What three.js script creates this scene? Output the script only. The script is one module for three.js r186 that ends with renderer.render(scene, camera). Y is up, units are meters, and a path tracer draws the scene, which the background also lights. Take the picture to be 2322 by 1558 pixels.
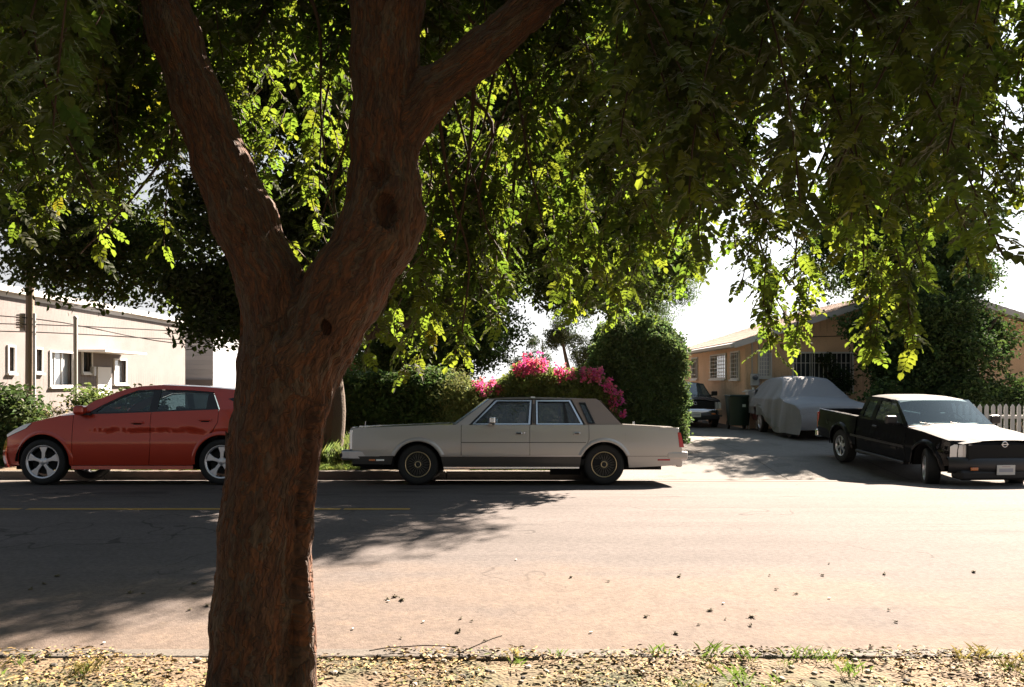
import * as THREE from 'three';
import { TessellateModifier } from 'three/addons/modifiers/TessellateModifier.js';
import { mergeGeometries, mergeVertices } from 'three/addons/utils/BufferGeometryUtils.js';
import { RoundedBoxGeometry } from 'three/addons/geometries/RoundedBoxGeometry.js';

const scene = new THREE.Scene();
// ---------- camera: eye 1.65 m up, lens shifted up a little (horizon below the middle of the picture)
const camera = new THREE.PerspectiveCamera(2 * Math.atan(866 / 2000) * 180 / Math.PI, 2322 / 1732, 0.1, 900);
camera.setViewOffset(2322, 1732, 0, 0, 2322, 1558);
camera.position.set(0, 1.65, 0);
camera.lookAt(0, 1.65, -10);
// ---------- sky and sun: afternoon sun behind the scene, to the side
const SUN = new THREE.Vector3(0.80, 1, -1.12).normalize();
{ // hazy bright afternoon sky: brightest toward the sun and the horizon, paler blue overhead
  const w = 512, h = 256, data = new Float32Array(w * h * 4);
  for (let j = 0; j < h; j++) for (let i = 0; i < w; i++) {
    const el = ((j + 0.5) / h - 0.5) * Math.PI, az = ((i + 0.5) / w - 0.5) * 2 * Math.PI, y = Math.sin(el), x = Math.cos(az) * Math.cos(el), z = Math.sin(az) * Math.cos(el);
    const c = (1 + x * SUN.x + y * SUN.y + z * SUN.z) / 2, up = Math.max(0, y);
    const L = (0.082 * (0.28 + 0.97 * Math.pow(c, 1.5)) + 0.2 * Math.pow(c, 12)) * (0.75 + 1.0 * Math.exp(-up * 4)), b = Math.min(1, up * 1.3);
    data.set([L * (1 - 0.3 * b), L * (0.98 - 0.08 * b), L * (0.97 + 0.18 * b), 1], (j * w + i) * 4);
  }
  const t = new THREE.DataTexture(data, w, h, THREE.RGBAFormat, THREE.FloatType);
  t.mapping = THREE.EquirectangularReflectionMapping; t.magFilter = THREE.LinearFilter; t.needsUpdate = true;
  scene.background = t; scene.environment = t;
}
const sun = new THREE.DirectionalLight(new THREE.Color(1, 0.84, 0.69), 5);
sun.name = 'sun';
sun.position.copy(SUN).multiplyScalar(60);
sun.castShadow = true;
sun.shadow.radius = 1;
sun.shadow.mapSize.set(4096, 4096);
Object.assign(sun.shadow.camera, { left: -30, right: 30, top: 30, bottom: -30, near: 1, far: 160 });
scene.add(sun, sun.target);
const renderer = new THREE.WebGLRenderer({ antialias: true });
renderer.toneMapping = THREE.LinearToneMapping;
renderer.toneMappingExposure = 7.9;
renderer.shadowMap.enabled = true;

// ---------- helpers
let seedState = 20240611;
const rnd = () => { seedState = (seedState + 0x6d2b79f5) | 0; let t = Math.imul(seedState ^ (seedState >>> 15), 1 | seedState); t = (t + Math.imul(t ^ (t >>> 7), 61 | t)) ^ t; return ((t ^ (t >>> 14)) >>> 0) / 4294967296; };
const reseed = (n) => { seedState = n | 0; };
const rr = (a, b) => a + (b - a) * rnd();
const sq = (v) => v * v, clamp = THREE.MathUtils.clamp, lerp = THREE.MathUtils.lerp, smooth = THREE.MathUtils.smoothstep;
const V = (x, y, z) => new THREE.Vector3(x, y, z);
const hash3 = (x, y, z) => { let h = (Math.imul(x, 374761393) + Math.imul(y, 668265263) + Math.imul(z, 2147483647 - 1442695)) | 0; h = Math.imul(h ^ (h >>> 13), 1274126177); return ((h ^ (h >>> 16)) >>> 0) / 4294967296; };
const wrapped = (v, per) => (per ? ((v % per) + per) % per : v);
function vnoise(x, y, z = 0, per = 0) {
  const ix = Math.floor(x), iy = Math.floor(y), iz = Math.floor(z), fx = x - ix, fy = y - iy, fz = z - iz;
  const s = fx * fx * (3 - 2 * fx), t = fy * fy * (3 - 2 * fy), x0 = wrapped(ix, per), x1 = wrapped(ix + 1, per), y0 = wrapped(iy, per), y1 = wrapped(iy + 1, per);
  const a = hash3(x0, y0, iz), b = hash3(x1, y0, iz), c = hash3(x0, y1, iz), d = hash3(x1, y1, iz), p = a + (b - a) * s, low = p + (c + (d - c) * s - p) * t;
  if (fz === 0) return low;
  const e = hash3(x0, y0, iz + 1), f = hash3(x1, y0, iz + 1), g = hash3(x0, y1, iz + 1), h = hash3(x1, y1, iz + 1), q = e + (f - e) * s, high = q + (g + (h - g) * s - q) * t;
  return low + (high - low) * fz * fz * (3 - 2 * fz);
}
function fbm(x, y, z = 0, oct = 4, per = 0) { let a = 0.5, s = 0, n = 0; for (let i = 0; i < oct; i++) { s += a * vnoise(x, y, z, per); n += a; x *= 2; y *= 2; z *= 2; per *= 2; a *= 0.5; } return s / n; }
const srgb = (v) => Math.round(255 * clamp(v <= 0.0031308 ? 12.92 * v : 1.055 * Math.pow(v, 1 / 2.4) - 0.055, 0, 1));
// fn(u, v) in 0..1 gives linear [r, g, b] or one number
function tex(w, h, fn, color = true) {
  const data = new Uint8Array(w * h * 4);
  for (let j = 0; j < h; j++) for (let i = 0; i < w; i++) {
    const c = fn((i + 0.5) / w, (j + 0.5) / h, i, j), o = (j * w + i) * 4;
    if (color) { data[o] = srgb(c[0]); data[o + 1] = srgb(c[1]); data[o + 2] = srgb(c[2]); } else data[o] = data[o + 1] = data[o + 2] = Math.round(255 * clamp(c, 0, 1));
    data[o + 3] = 255;
  }
  const t = new THREE.DataTexture(data, w, h);
  t.wrapS = t.wrapT = THREE.RepeatWrapping; t.magFilter = THREE.LinearFilter; t.minFilter = THREE.LinearMipmapLinearFilter; t.generateMipmaps = true;
  if (color) t.colorSpace = THREE.SRGBColorSpace;
  t.needsUpdate = true;
  return t;
}
const lin = (r, g, b) => new THREE.Color().setRGB(r, g, b);
const std = (c, rough = 0.9, o = {}) => new THREE.MeshStandardMaterial({ color: Array.isArray(c) ? lin(...c) : c, roughness: rough, side: THREE.DoubleSide, ...o });
const phys = (c, o = {}) => new THREE.MeshPhysicalMaterial({ color: lin(...c), side: THREE.DoubleSide, ...o });
const used = new Map();
function numbered(name) { const n = used.get(name) ?? 0; used.set(name, n + 1); return n ? `${name}_${String(n).padStart(3, '0')}` : name; }
function mesh(name, geo, m, parent, kind) {
  const o = new THREE.Mesh(geo, m);
  o.castShadow = o.receiveShadow = true;
  o.name = parent === scene ? numbered(name) : name;
  if (kind) o.userData.kind = kind;
  parent.add(o);
  return o;
}
function thing(name, label, category, [x, y, z] = [0, 0, 0], turn = 0, group) {
  const o = new THREE.Group();
  o.name = numbered(name); o.position.set(x, y, z); o.rotation.y = turn;
  o.userData = { label, category }; if (group) o.userData.group = group;
  scene.add(o);
  return o;
}
function tag(o, label, category, group) { o.userData.label = label; o.userData.category = category; if (group) o.userData.group = group; return o; }
const structure = (name, geo, m) => mesh(name, geo, m, scene, 'structure');
const box = (w, h, d, x = 0, y = 0, z = 0) => new THREE.BoxGeometry(w, h, d).translate(x, y, z);
const rbox = (w, h, d, r, x = 0, y = 0, z = 0) => new RoundedBoxGeometry(w, h, d, 2, Math.min(r, w / 2.01, h / 2.01, d / 2.01)).translate(x, y, z);
const merge = (list) => mergeGeometries(list.map((g) => { const c = g.index ? g.toNonIndexed() : g.clone(); for (const k of Object.keys(c.attributes)) if (!['position', 'normal', 'uv'].includes(k)) c.deleteAttribute(k); if (!c.attributes.uv) c.setAttribute('uv', new THREE.BufferAttribute(new Float32Array(c.attributes.position.count * 2), 2)); return c; }));
const tube = (pts, r, seg = 12, rad = 6) => new THREE.TubeGeometry(new THREE.CatmullRomCurve3(pts.map((p) => p.isVector3 ? p : V(...p))), seg, r, rad);
// a tube whose radius changes along it
function limb(pts, radii, seg = 14, rad = 8) {
  const curve = new THREE.CatmullRomCurve3(pts.map((p) => p.isVector3 ? p : V(...p))), g = new THREE.TubeGeometry(curve, seg, 1, rad), p = g.attributes.position, c = V(0, 0, 0);
  for (let i = 0; i <= seg; i++) {
    const t = i / seg, f = t * (radii.length - 1), k = Math.min(radii.length - 2, Math.floor(f)), r = lerp(radii[k], radii[k + 1], f - k);
    curve.getPointAt(t, c);
    for (let j = 0; j <= rad; j++) { const n = i * (rad + 1) + j; p.setXYZ(n, c.x + (p.getX(n) - c.x) * r, c.y + (p.getY(n) - c.y) * r, c.z + (p.getZ(n) - c.z) * r); }
  }
  g.computeVertexNormals();
  return g;
}
function bar(a, b, r, rad = 5) { // straight round bar
  const A = V(...a), B = V(...b), d = B.clone().sub(A), g = new THREE.CylinderGeometry(r, r, d.length(), rad);
  return g.applyQuaternion(new THREE.Quaternion().setFromUnitVectors(V(0, 1, 0), d.clone().normalize())).translate((A.x + B.x) / 2, (A.y + B.y) / 2, (A.z + B.z) / 2);
}
// grid surface: f(u, v) -> [x, y, z], with uv in metres given by m(u, v)
function sheet(u0, u1, nu, v0, v1, nv, f, uvf) {
  const pos = [], uv = [], idx = [];
  for (let j = 0; j <= nv; j++) for (let i = 0; i <= nu; i++) {
    const u = lerp(u0, u1, i / nu), v = lerp(v0, v1, j / nv), p = f(u, v);
    pos.push(...p); uv.push(...(uvf ? uvf(u, v, p) : [u, v]));
  }
  for (let j = 0; j < nv; j++) for (let i = 0; i < nu; i++) { const a = j * (nu + 1) + i, b = a + 1, c = a + nu + 1, d = c + 1; idx.push(a, b, d, a, d, c); }
  const g = new THREE.BufferGeometry();
  g.setAttribute('position', new THREE.Float32BufferAttribute(pos, 3)); g.setAttribute('uv', new THREE.Float32BufferAttribute(uv, 2)); g.setIndex(idx);
  g.computeVertexNormals();
  return g;
}
// flat outline (with holes) in (u, v), laid on the surface f(u, v), with a turned-in edge of depth t
function panel(pts, f, { holes = [], max = 0.12, t = 0.012, out = [0, 0, 1] } = {}) {
  const shape = new THREE.Shape(pts.map((p) => new THREE.Vector2(p[0], p[1])));
  for (const h of holes) shape.holes.push(new THREE.Path(h.map((p) => new THREE.Vector2(p[0], p[1]))));
  let g = new THREE.ShapeGeometry(shape).toNonIndexed();
  g = new TessellateModifier(max, 14).modify(g);
  const p = g.attributes.position, pos = [], nor = [], e = 0.004, A = V(0, 0, 0), B = V(0, 0, 0), o3 = V(...out);
  const norm = (u, v) => {
    const a = f(u + e, v), b = f(u - e, v), c = f(u, v + e), d = f(u, v - e);
    A.set(a[0] - b[0], a[1] - b[1], a[2] - b[2]); B.set(c[0] - d[0], c[1] - d[1], c[2] - d[2]);
    const n = A.clone().cross(B).normalize();
    return n.dot(o3) < 0 ? n.negate() : n;
  };
  const va = V(0, 0, 0), vb = V(0, 0, 0), vc = V(0, 0, 0);
  for (let i = 0; i < p.count; i += 3) {
    const q = [0, 1, 2].map((k) => [p.getX(i + k), p.getY(i + k)]);
    let P = q.map(([u, v]) => f(u, v)), N = q.map(([u, v]) => norm(u, v));
    va.set(...P[0]); vb.set(...P[1]).sub(va); vc.set(...P[2]).sub(va);
    if (vb.cross(vc).dot(N[0]) < 0) { P = [P[0], P[2], P[1]]; N = [N[0], N[2], N[1]]; }
    for (let k = 0; k < 3; k++) { pos.push(...P[k]); nor.push(N[k].x, N[k].y, N[k].z); }
  }
  if (t > 0) for (const ring of [pts, ...holes]) for (let i = 0; i < ring.length; i++) {
    const a = ring[i], b = ring[(i + 1) % ring.length], n = Math.max(1, Math.ceil(Math.hypot(a[0] - b[0], a[1] - b[1]) / max));
    for (let k = 0; k < n; k++) {
      const q = [k / n, (k + 1) / n].map((s) => [lerp(a[0], b[0], s), lerp(a[1], b[1], s)]), P = q.map(([u, v]) => V(...f(u, v))), N = q.map(([u, v]) => norm(u, v));
      const D = P.map((x, m) => x.clone().addScaledVector(N[m], -t)), side = P[1].clone().sub(P[0]).cross(N[0]).normalize();
      for (const x of [P[0], P[1], D[1], P[0], D[1], D[0]]) { pos.push(x.x, x.y, x.z); nor.push(side.x, side.y, side.z); }
    }
  }
  const r = new THREE.BufferGeometry();
  r.setAttribute('position', new THREE.Float32BufferAttribute(pos, 3)); r.setAttribute('normal', new THREE.Float32BufferAttribute(nor, 3));
  r.setAttribute('uv', new THREE.Float32BufferAttribute(new Float32Array(pos.length / 3 * 2), 2));
  return r;
}
function mirrorZ(g) {
  const c = (g.index ? g.toNonIndexed() : g.clone()), p = c.attributes.position, n = c.attributes.normal;
  for (let i = 0; i < p.count; i++) { p.setZ(i, -p.getZ(i)); n.setZ(i, -n.getZ(i)); }
  for (const a of [p, n]) for (let i = 0; i < a.count; i += 3) for (let k = 0; k < 3; k++) { const x = a.array[(i + 1) * 3 + k]; a.array[(i + 1) * 3 + k] = a.array[(i + 2) * 3 + k]; a.array[(i + 2) * 3 + k] = x; }
  return c;
}
const curveAt = (table, x) => { // piecewise smooth table [[x, y], ...]
  if (x <= table[0][0]) return table[0][1];
  for (let i = 1; i < table.length; i++) if (x <= table[i][0]) { const t = (x - table[i - 1][0]) / (table[i][0] - table[i - 1][0]); return lerp(table[i - 1][1], table[i][1], t); }
  return table[table.length - 1][1];
};
const arc = (cx, cy, r, a0, a1, n = 14) => Array.from({ length: n + 1 }, (_, i) => { const a = lerp(a0, a1, i / n); return [cx + r * Math.cos(a), cy + r * Math.sin(a)]; });
// ---------- the setting: ground, road, kerbs, driveway
const roadY = (d) => 0.09 - 0.22 * sq((d - 10.6) / 5.35);              // crowned road
const yardY = (d) => curveAt([[15.9, 0.03], [17, 0.06], [19.5, 0.12], [23, 0.2], [40, 0.25], [400, 0.3]], d);
const driveY = (d) => curveAt([[15.3, -0.125], [15.97, -0.122], [17.2, -0.02], [18.4, 0.09], [20.5, 0.16], [23, 0.21], [40, 0.26]], d);
const nearY = (d) => curveAt([[-30, 0.25], [0, 0.1], [4, 0.06], [5.15, 0.05]], d);
reseed(11);
const dirtMap = tex(512, 512, (u, v) => { const n = fbm(u * 8, v * 8, 0, 5, 8), m = fbm(u * 40, v * 40, 3, 3, 40), g = smooth(n, 0.45, 0.7); const k = 0.6 + 0.8 * m; return [lerp(0.11, 0.05, g) * k, lerp(0.077, 0.05, g) * k, lerp(0.044, 0.022, g) * k]; });
dirtMap.repeat.set(1 / 4, 1 / 4);
const fine = tex(256, 256, (u, v) => fbm(u * 64, v * 64, 0, 3, 64), false);
const fineAt = (m) => { const t = fine.clone(); t.repeat.set(1 / m, 1 / m); t.needsUpdate = true; return t; };
const dirt = std([1, 1, 1], 1, { map: dirtMap, bumpMap: fineAt(1), bumpScale: 0.02 });
const soil = std([0.13, 0.095, 0.06], 1, { bumpMap: fineAt(1.3), bumpScale: 0.02 });
const ground = structure('ground', sheet(-260, 260, 26, -60, 420, 96, (x, d) => [x, (d < 5.2 ? nearY(d) : d < 16 ? -0.4 : yardY(d)) - 0.16, -d]), soil);
// road: asphalt with dust lying in patches toward the kerb
const roadMap = tex(2048, 1024, (u, v) => {
  const x = u * 28, d = 5 + v * 11;
  const streak = fbm(x * 0.25, d * 2.6, 1, 4), blot = fbm(x * 0.9, d * 1.4, 5, 5), grain = vnoise(u * 2048 / 1.5, v * 1024 / 1.5, 2), grit = fbm(x * 9, d * 9, 7, 3);
  const edge = smooth(6.9 - d + (blot - 0.5) * 3.2 + (streak - 0.5) * 2.5, -1.2, 1.5);           // ragged drift of dust beside the near kerb
  const far = smooth(d - 14.4 + (blot - 0.5) * 2, 0, 1) * 0.5;
  const dust = clamp(edge * 0.9 + far + smooth(grit, 0.62, 0.8) * 0.25 * edge, 0, 1);
  let a = 0.086 * (0.7 + 0.4 * grain) * (0.84 + 0.32 * streak) * (0.88 + 0.24 * blot);
  const crack = Math.abs(vnoise(x * 0.55 + 1.4 * fbm(x * 1.3, d * 1.3, 2, 3), d * 0.8 + 1.4 * fbm(x * 1.3, d * 1.3, 12, 3), 21) - 0.5) < 0.006 && fbm(x * 0.4, d * 0.6, 15, 2) > 0.5 ? 0.55 : 1;
  const oil = 1 - 0.4 * smooth(fbm(x * 0.8, d * 3.2, 31, 3), 0.68, 0.78) * smooth(Math.abs(d - 13) < 1 ? 1 : 0, 0, 1), tar = smooth(fbm(x * 0.5, d * 7, 9, 3), 0.68, 0.76) * 0.14;
  a *= (1 - tar) * crack * oil;
  const g = (0.78 + 0.42 * grain) * (0.88 + 0.24 * grit) * Math.min(1, crack + 0.2);
  return [lerp(a * 1.1, 0.112 * g, dust), lerp(a * 0.96, 0.087 * g, dust), lerp(a * 0.92, 0.071 * g, dust)];
});
roadMap.repeat.set(1 / 28, 1 / 11); roadMap.offset.set(0.5, -5 / 11); roadMap.wrapS = THREE.MirroredRepeatWrapping;
const asphalt = phys([1, 1, 1], { map: roadMap, roughness: 0.95, specularIntensity: 0.35, bumpMap: fineAt(0.5), bumpScale: 0.0025 });
structure('road', sheet(-120, 120, 60, 5.2, 15.75, 60, (x, d) => [x, roadY(d), -d]), asphalt);
const concreteMap = tex(512, 512, (u, v) => { const n = fbm(u * 6, v * 6, 4, 5, 6), m = vnoise(u * 256, v * 256, 1, 256), s = smooth(fbm(u * 12, v * 12, 8, 4, 12), 0.58, 0.72); const k = (0.11 + 0.045 * n) * (0.86 + 0.28 * m) * (1 - 0.22 * s); return [k, k * 0.93, k * 0.86]; });
concreteMap.repeat.set(1 / 5, 1 / 5);
const concrete = phys([1, 1, 1], { map: concreteMap, roughness: 0.95, specularIntensity: 0.35, bumpMap: fineAt(0.6), bumpScale: 0.004 });
const kerbStone = std([0.85, 0.8, 0.74], 0.9, { map: concreteMap, bumpMap: fineAt(0.5), bumpScale: 0.006 });
// near kerb and verge
const DRIVE0 = 1.9, DRIVE1 = 9.4, flare = (d) => 2.5 * smooth(d, 16.3, 20);
function kerb(x0, x1, d0, d1, top, foot, name) {
  const n = Math.max(1, Math.round((x1 - x0) / 3.05)), w = (x1 - x0) / n, o = structure(name, box(x1 - x0, 0.06, d1 - d0 + 0.04, (x0 + x1) / 2, foot - 0.035, -(d0 + d1) / 2), kerbStone);
  const g = rbox(w - 0.012, top - foot, d1 - d0, 0.018);
  for (let i = 0; i < n; i++) { const m = mesh('kerb_stone', g, kerbStone, o); m.position.set(x0 + (i + 0.5) * w, (top + foot) / 2, -(d0 + d1) / 2); }
  return o;
}
kerb(-24.4, 24.4, 5.14, 5.29, 0.052, -0.25, 'near_kerb');
kerb(-29.0, DRIVE0, 15.95, 16.1, 0.035, -0.3, 'far_kerb');
kerb(DRIVE1, DRIVE1 + 21.35, 15.95, 16.1, 0.035, -0.3, 'far_kerb');
structure('gutter', sheet(-60, 60, 30, 15.4, 15.97, 4, (x, d) => [x, roadY(d) + 0.006 + 0.0 * d, -d]), concrete);
structure('near_verge', sheet(-30, 30, 120, -20, 5.145, 100, (x, d) => [x, nearY(d) - 0.015 + 0.035 * (fbm(x * 2.2, d * 2.2, 4, 3) - 0.5), -d]), dirt);
const vergeMat = std([1, 1, 1], 1, { map: dirtMap, bumpMap: fineAt(1), bumpScale: 0.02 });
structure('far_verge', sheet(-60, DRIVE0, 120, 16.09, 18.4, 12, (x, d) => [x + flare(d) * smooth(x, DRIVE0 - 3, DRIVE0), yardY(d) - 0.01 + 0.03 * (fbm(x * 2, d * 2, 6, 3) - 0.5), -d]), vergeMat);
structure('far_verge', sheet(DRIVE1, 60, 60, 16.09, 18.4, 12, (x, d) => [x, yardY(d) - 0.01 + 0.03 * (fbm(x * 2, d * 2, 6, 3) - 0.5), -d]), vergeMat);
for (const [x0, x1] of [[-60, DRIVE0 + 1.5], [DRIVE1, 60]]) {            // pavement across the street, slab by slab near the middle
  const o = structure('pavement', box(x1 - x0, 0.1, 1.3, (x0 + x1) / 2, yardY(19) - 0.07, -19.1), kerbStone), n = Math.floor((x1 - x0) / 1.3), g = rbox(1.288, 0.06, 1.28, 0.012);
  for (let i = 0; i < n; i++) { const x = x0 < 0 ? x1 - 0.65 - i * 1.3 : x0 + 0.65 + i * 1.3; if (Math.abs(x) > 13.5) continue; const s = mesh('paving_slab', g, concrete, o); s.position.set(x, yardY(19) - 0.012, -19.1); }
}
structure('yard', sheet(-60, DRIVE0 + 2.52, 60, 19.72, 45, 30, (x, d) => [x, yardY(d) - 0.02 + 0.04 * (fbm(x, d, 3, 3) - 0.5), -d]), vergeMat);
structure('yard', sheet(DRIVE1 + 0.02, 60, 60, 19.72, 45, 30, (x, d) => [x, yardY(d) - 0.02 + 0.04 * (fbm(x, d, 3, 3) - 0.5), -d]), vergeMat);
// driveway: concrete slabs with open joints, the apron flaring to the street
{
  const o = structure('driveway', sheet(DRIVE0, DRIVE1 + 0.05, 30, 15.95, 45, 60, (x, d) => [x + flare(d) * (DRIVE1 - x) / (DRIVE1 - DRIVE0), driveY(d) - 0.03, -d]), std([0.05, 0.045, 0.04], 1));
  const xs = [DRIVE0, 5.0, 7.2, DRIVE1], ds = [15.96, 18.4, 21.3, 24.6, 28, 32, 38];
  for (let j = 0; j < ds.length - 1; j++) for (let i = 0; i < 3; i++) {
    const x0 = xs[i] + 0.008, x1 = xs[i + 1] - 0.008, d0 = ds[j] + 0.008, d1 = ds[j + 1] - 0.008;
    const skew = (x, d) => (i === 0 && x === x0 ? flare(d) : 0);
    mesh('slab', sheet(x0, x1, 6, d0, d1, 10, (x, d) => [x + skew(x, d), driveY(d), -d]), concrete, o);
  }
}
// worn yellow centre line
{
  const paint = std([0.33, 0.2, 0.04], 0.8, { bumpMap: fineAt(0.5), bumpScale: 0.004 });
  const runs = [[-40, -9.3], [-9.1, -6.02], [-5.94, -3.4], [-3.32, -2.1], [-2.06, -1.25]];
  const o = structure('centre_line', sheet(runs[0][0], runs[0][1], 20, 10.74, 10.86, 1, (x, d) => [x, roadY(d) + 0.004, -d]), paint);
  for (const [a, b] of runs.slice(1)) mesh('paint_stroke', sheet(a, b, 12, 10.74 , 10.86, 1, (x, d) => [x, roadY(d) + 0.004, -d - 0.01 * vnoise(x * 7, d * 9)]), paint, o);
}
// ---------- shared car materials and wheels
const M = {
  rubber: std([0.012, 0.012, 0.012], 0.75),
  chrome: std([0.72, 0.72, 0.72], 0.16, { metalness: 1 }),
  dullChrome: std([0.5, 0.5, 0.52], 0.3, { metalness: 1 }),
  alloy: std([0.62, 0.63, 0.66], 0.3, { metalness: 0.85 }),
  black: std([0.012, 0.012, 0.013], 0.6),
  satin: std([0.02, 0.02, 0.022], 0.35),
  under: std([0.01, 0.01, 0.01], 0.9),
  trim: std([0.05, 0.045, 0.04], 0.8),
  glass: phys([0.6, 0.7, 0.76], { transmission: 0.92, roughness: 0.02, thickness: 0, ior: 1.5 }),  // faint bluish haze in the colour stands in for reflected sky
  tint: phys([0.3, 0.42, 0.46], { transmission: 0.88, roughness: 0.02, thickness: 0, ior: 1.52 }),
  red: phys([0.45, 0.02, 0.02], { roughness: 0.25, clearcoat: 1, clearcoatRoughness: 0.1 }),
  amber: phys([0.6, 0.16, 0.02], { roughness: 0.3, clearcoat: 1 }),
  lens: phys([0.88, 0.88, 0.88], { roughness: 0.2, clearcoat: 1, metalness: 0.15 }),
  plate: std([0.72, 0.72, 0.7], 0.5),
  plateInk: std([0.03, 0.05, 0.2], 0.6),
};
const lathe = (pts, seg = 40) => new THREE.LatheGeometry(pts.map((p) => new THREE.Vector2(p[0], p[1])), seg).rotateX(Math.PI / 2); // profile (radius, along +z)
function tyreGeo(R, w, rim) {
  const h = w / 2;
  return lathe([[rim, -h * 0.86], [rim + 0.015, -h * 0.98], [R - 0.05, -h * 1.02], [R - 0.015, -h * 0.9], [R, -h * 0.7], [R, h * 0.7], [R - 0.015, h * 0.9], [R - 0.05, h * 1.02], [rim + 0.015, h * 0.98], [rim, h * 0.86]], 44);
}
// style: 'lace' (fine wire spokes), 'star' (five broad spokes), 'six' (six holes)
function addWheel(car, [x, y, z], R, w, rim, style, side) {
  const g = new THREE.Group(); g.name = 'wheel'; g.position.set(x, y, z); g.rotation.y = side > 0 ? 0 : Math.PI; car.add(g);
  mesh('tyre', tyreGeo(R, w, rim), M.rubber, g);
  const h = w / 2;
  mesh('rim_barrel', lathe([[rim, -h * 0.86], [rim * 0.94, -h * 0.7], [rim * 0.9, 0], [rim * 0.93, h * 0.7], [rim + 0.004, h * 0.9]], 40), style === 'lace' ? M.black : M.dullChrome, g);
  mesh('brake_disc', lathe([[0.02, 0], [rim * 0.75, 0], [rim * 0.75, 0.02], [0.02, 0.02]], 30), M.under, g);
  if (style === 'lace') {
    mesh('rim_ring', new THREE.TorusGeometry(rim * 0.97, 0.008, 8, 48).translate(0, 0, h * 0.92), M.goldRing, g);
    const spokes = [];
    for (let i = 0; i < 40; i++) { const a = i / 40 * Math.PI * 2, b = a + (i % 2 ? 0.16 : -0.16); spokes.push(bar([Math.cos(a) * 0.06, Math.sin(a) * 0.06, h * 0.72], [Math.cos(b) * rim * 0.93, Math.sin(b) * rim * 0.93, h * 0.66], 0.004, 4)); }
    mesh('spokes', merge(spokes), M.dullChrome2, g, 'stuff');
    mesh('wheel_dish', lathe([[0.03, h * 0.5], [rim * 0.92, h * 0.45]], 32), M.black, g);
    mesh('hub_cap', lathe([[0, h * 0.96], [0.03, h * 0.95], [0.036, h * 0.9], [0.05, h * 0.9], [0.056, h * 0.7]], 28), M.black, g);
    mesh('hub_ring', new THREE.TorusGeometry(0.046, 0.009, 8, 28).translate(0, 0, h * 0.9), M.goldRing, g);
  } else {
    const n = style === 'star' ? 5 : 6, sw = style === 'star' ? 0.62 : 0.5;
    mesh('rim_ring', lathe([[rim * 0.9, h * 0.62], [rim * 0.93, h * 0.86], [rim + 0.004, h * 0.92], [rim + 0.008, h * 0.84]], 40), M.alloy, g);
    for (let i = 0; i < n; i++) {
      const a = i / n * Math.PI * 2 + 0.3, s = new THREE.Shape(), wa = sw * 0.62, wb = sw * 0.42;
      const pt = (r, o) => [Math.cos(a + o) * r, Math.sin(a + o) * r];
      s.moveTo(...pt(0.05, -wa)); s.lineTo(...pt(rim * 0.55, -wb * 0.62)); s.lineTo(...pt(rim * 0.94, -wb)); s.lineTo(...pt(rim * 0.94, wb)); s.lineTo(...pt(rim * 0.55, wb * 0.62)); s.lineTo(...pt(0.05, wa));
      mesh('spoke', new THREE.ExtrudeGeometry(s, { depth: 0.02, bevelEnabled: true, bevelSize: 0.006, bevelThickness: 0.008, bevelSegments: 2, curveSegments: 4 }).translate(0, 0, h * 0.5), M.alloy, g);
    }
    mesh('hub_cap', lathe([[0, h * 0.82], [0.04, h * 0.8], [0.066, h * 0.7], [0.075, h * 0.5]], 24), M.alloy, g);
  }
  return g;
}
M.goldRing = std([0.62, 0.5, 0.3], 0.3, { metalness: 1 });
M.dullChrome2 = std([0.16, 0.15, 0.13], 0.45, { metalness: 1 });
function pair(name, g, m, parent) { return [mesh(name, g, m, parent), mesh(name, mirrorZ(g), m, parent)]; }
const seatGeo = (x, z, w, h, lean = 0.18) => merge([rbox(0.5, 0.16, w, 0.05, x - 0.2, h - 0.14, z), rbox(0.16, 0.6, w, 0.06).rotateZ(-lean).translate(x + 0.12, h + 0.2, z), rbox(0.1, 0.17, w * 0.5, 0.04, x + 0.2, h + 0.58, z)]);
function plate(parent, [x, y, z], turn) { // too small and blurred in the photograph to read: only the pale plate with a greyish band shows
  const c = document.createElement('canvas'); c.width = 256; c.height = 128; const k = c.getContext('2d');
  k.fillStyle = '#d8d6d0'; k.fillRect(0, 0, 256, 128); k.fillStyle = '#a9abb5'; k.fillRect(28, 44, 200, 48); k.fillStyle = '#c4b3b0'; k.fillRect(70, 14, 116, 12);
  const t = new THREE.CanvasTexture(c); t.colorSpace = THREE.SRGBColorSpace;
  const p = mesh('licence_plate', new THREE.BoxGeometry(0.305, 0.155, 0.008), [M.plate, M.plate, M.plate, M.plate, std([1, 1, 1], 0.5, { map: t }), M.plate], parent);
  p.position.set(x, y, z); p.rotation.y = turn;
  return p;
}

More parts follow.
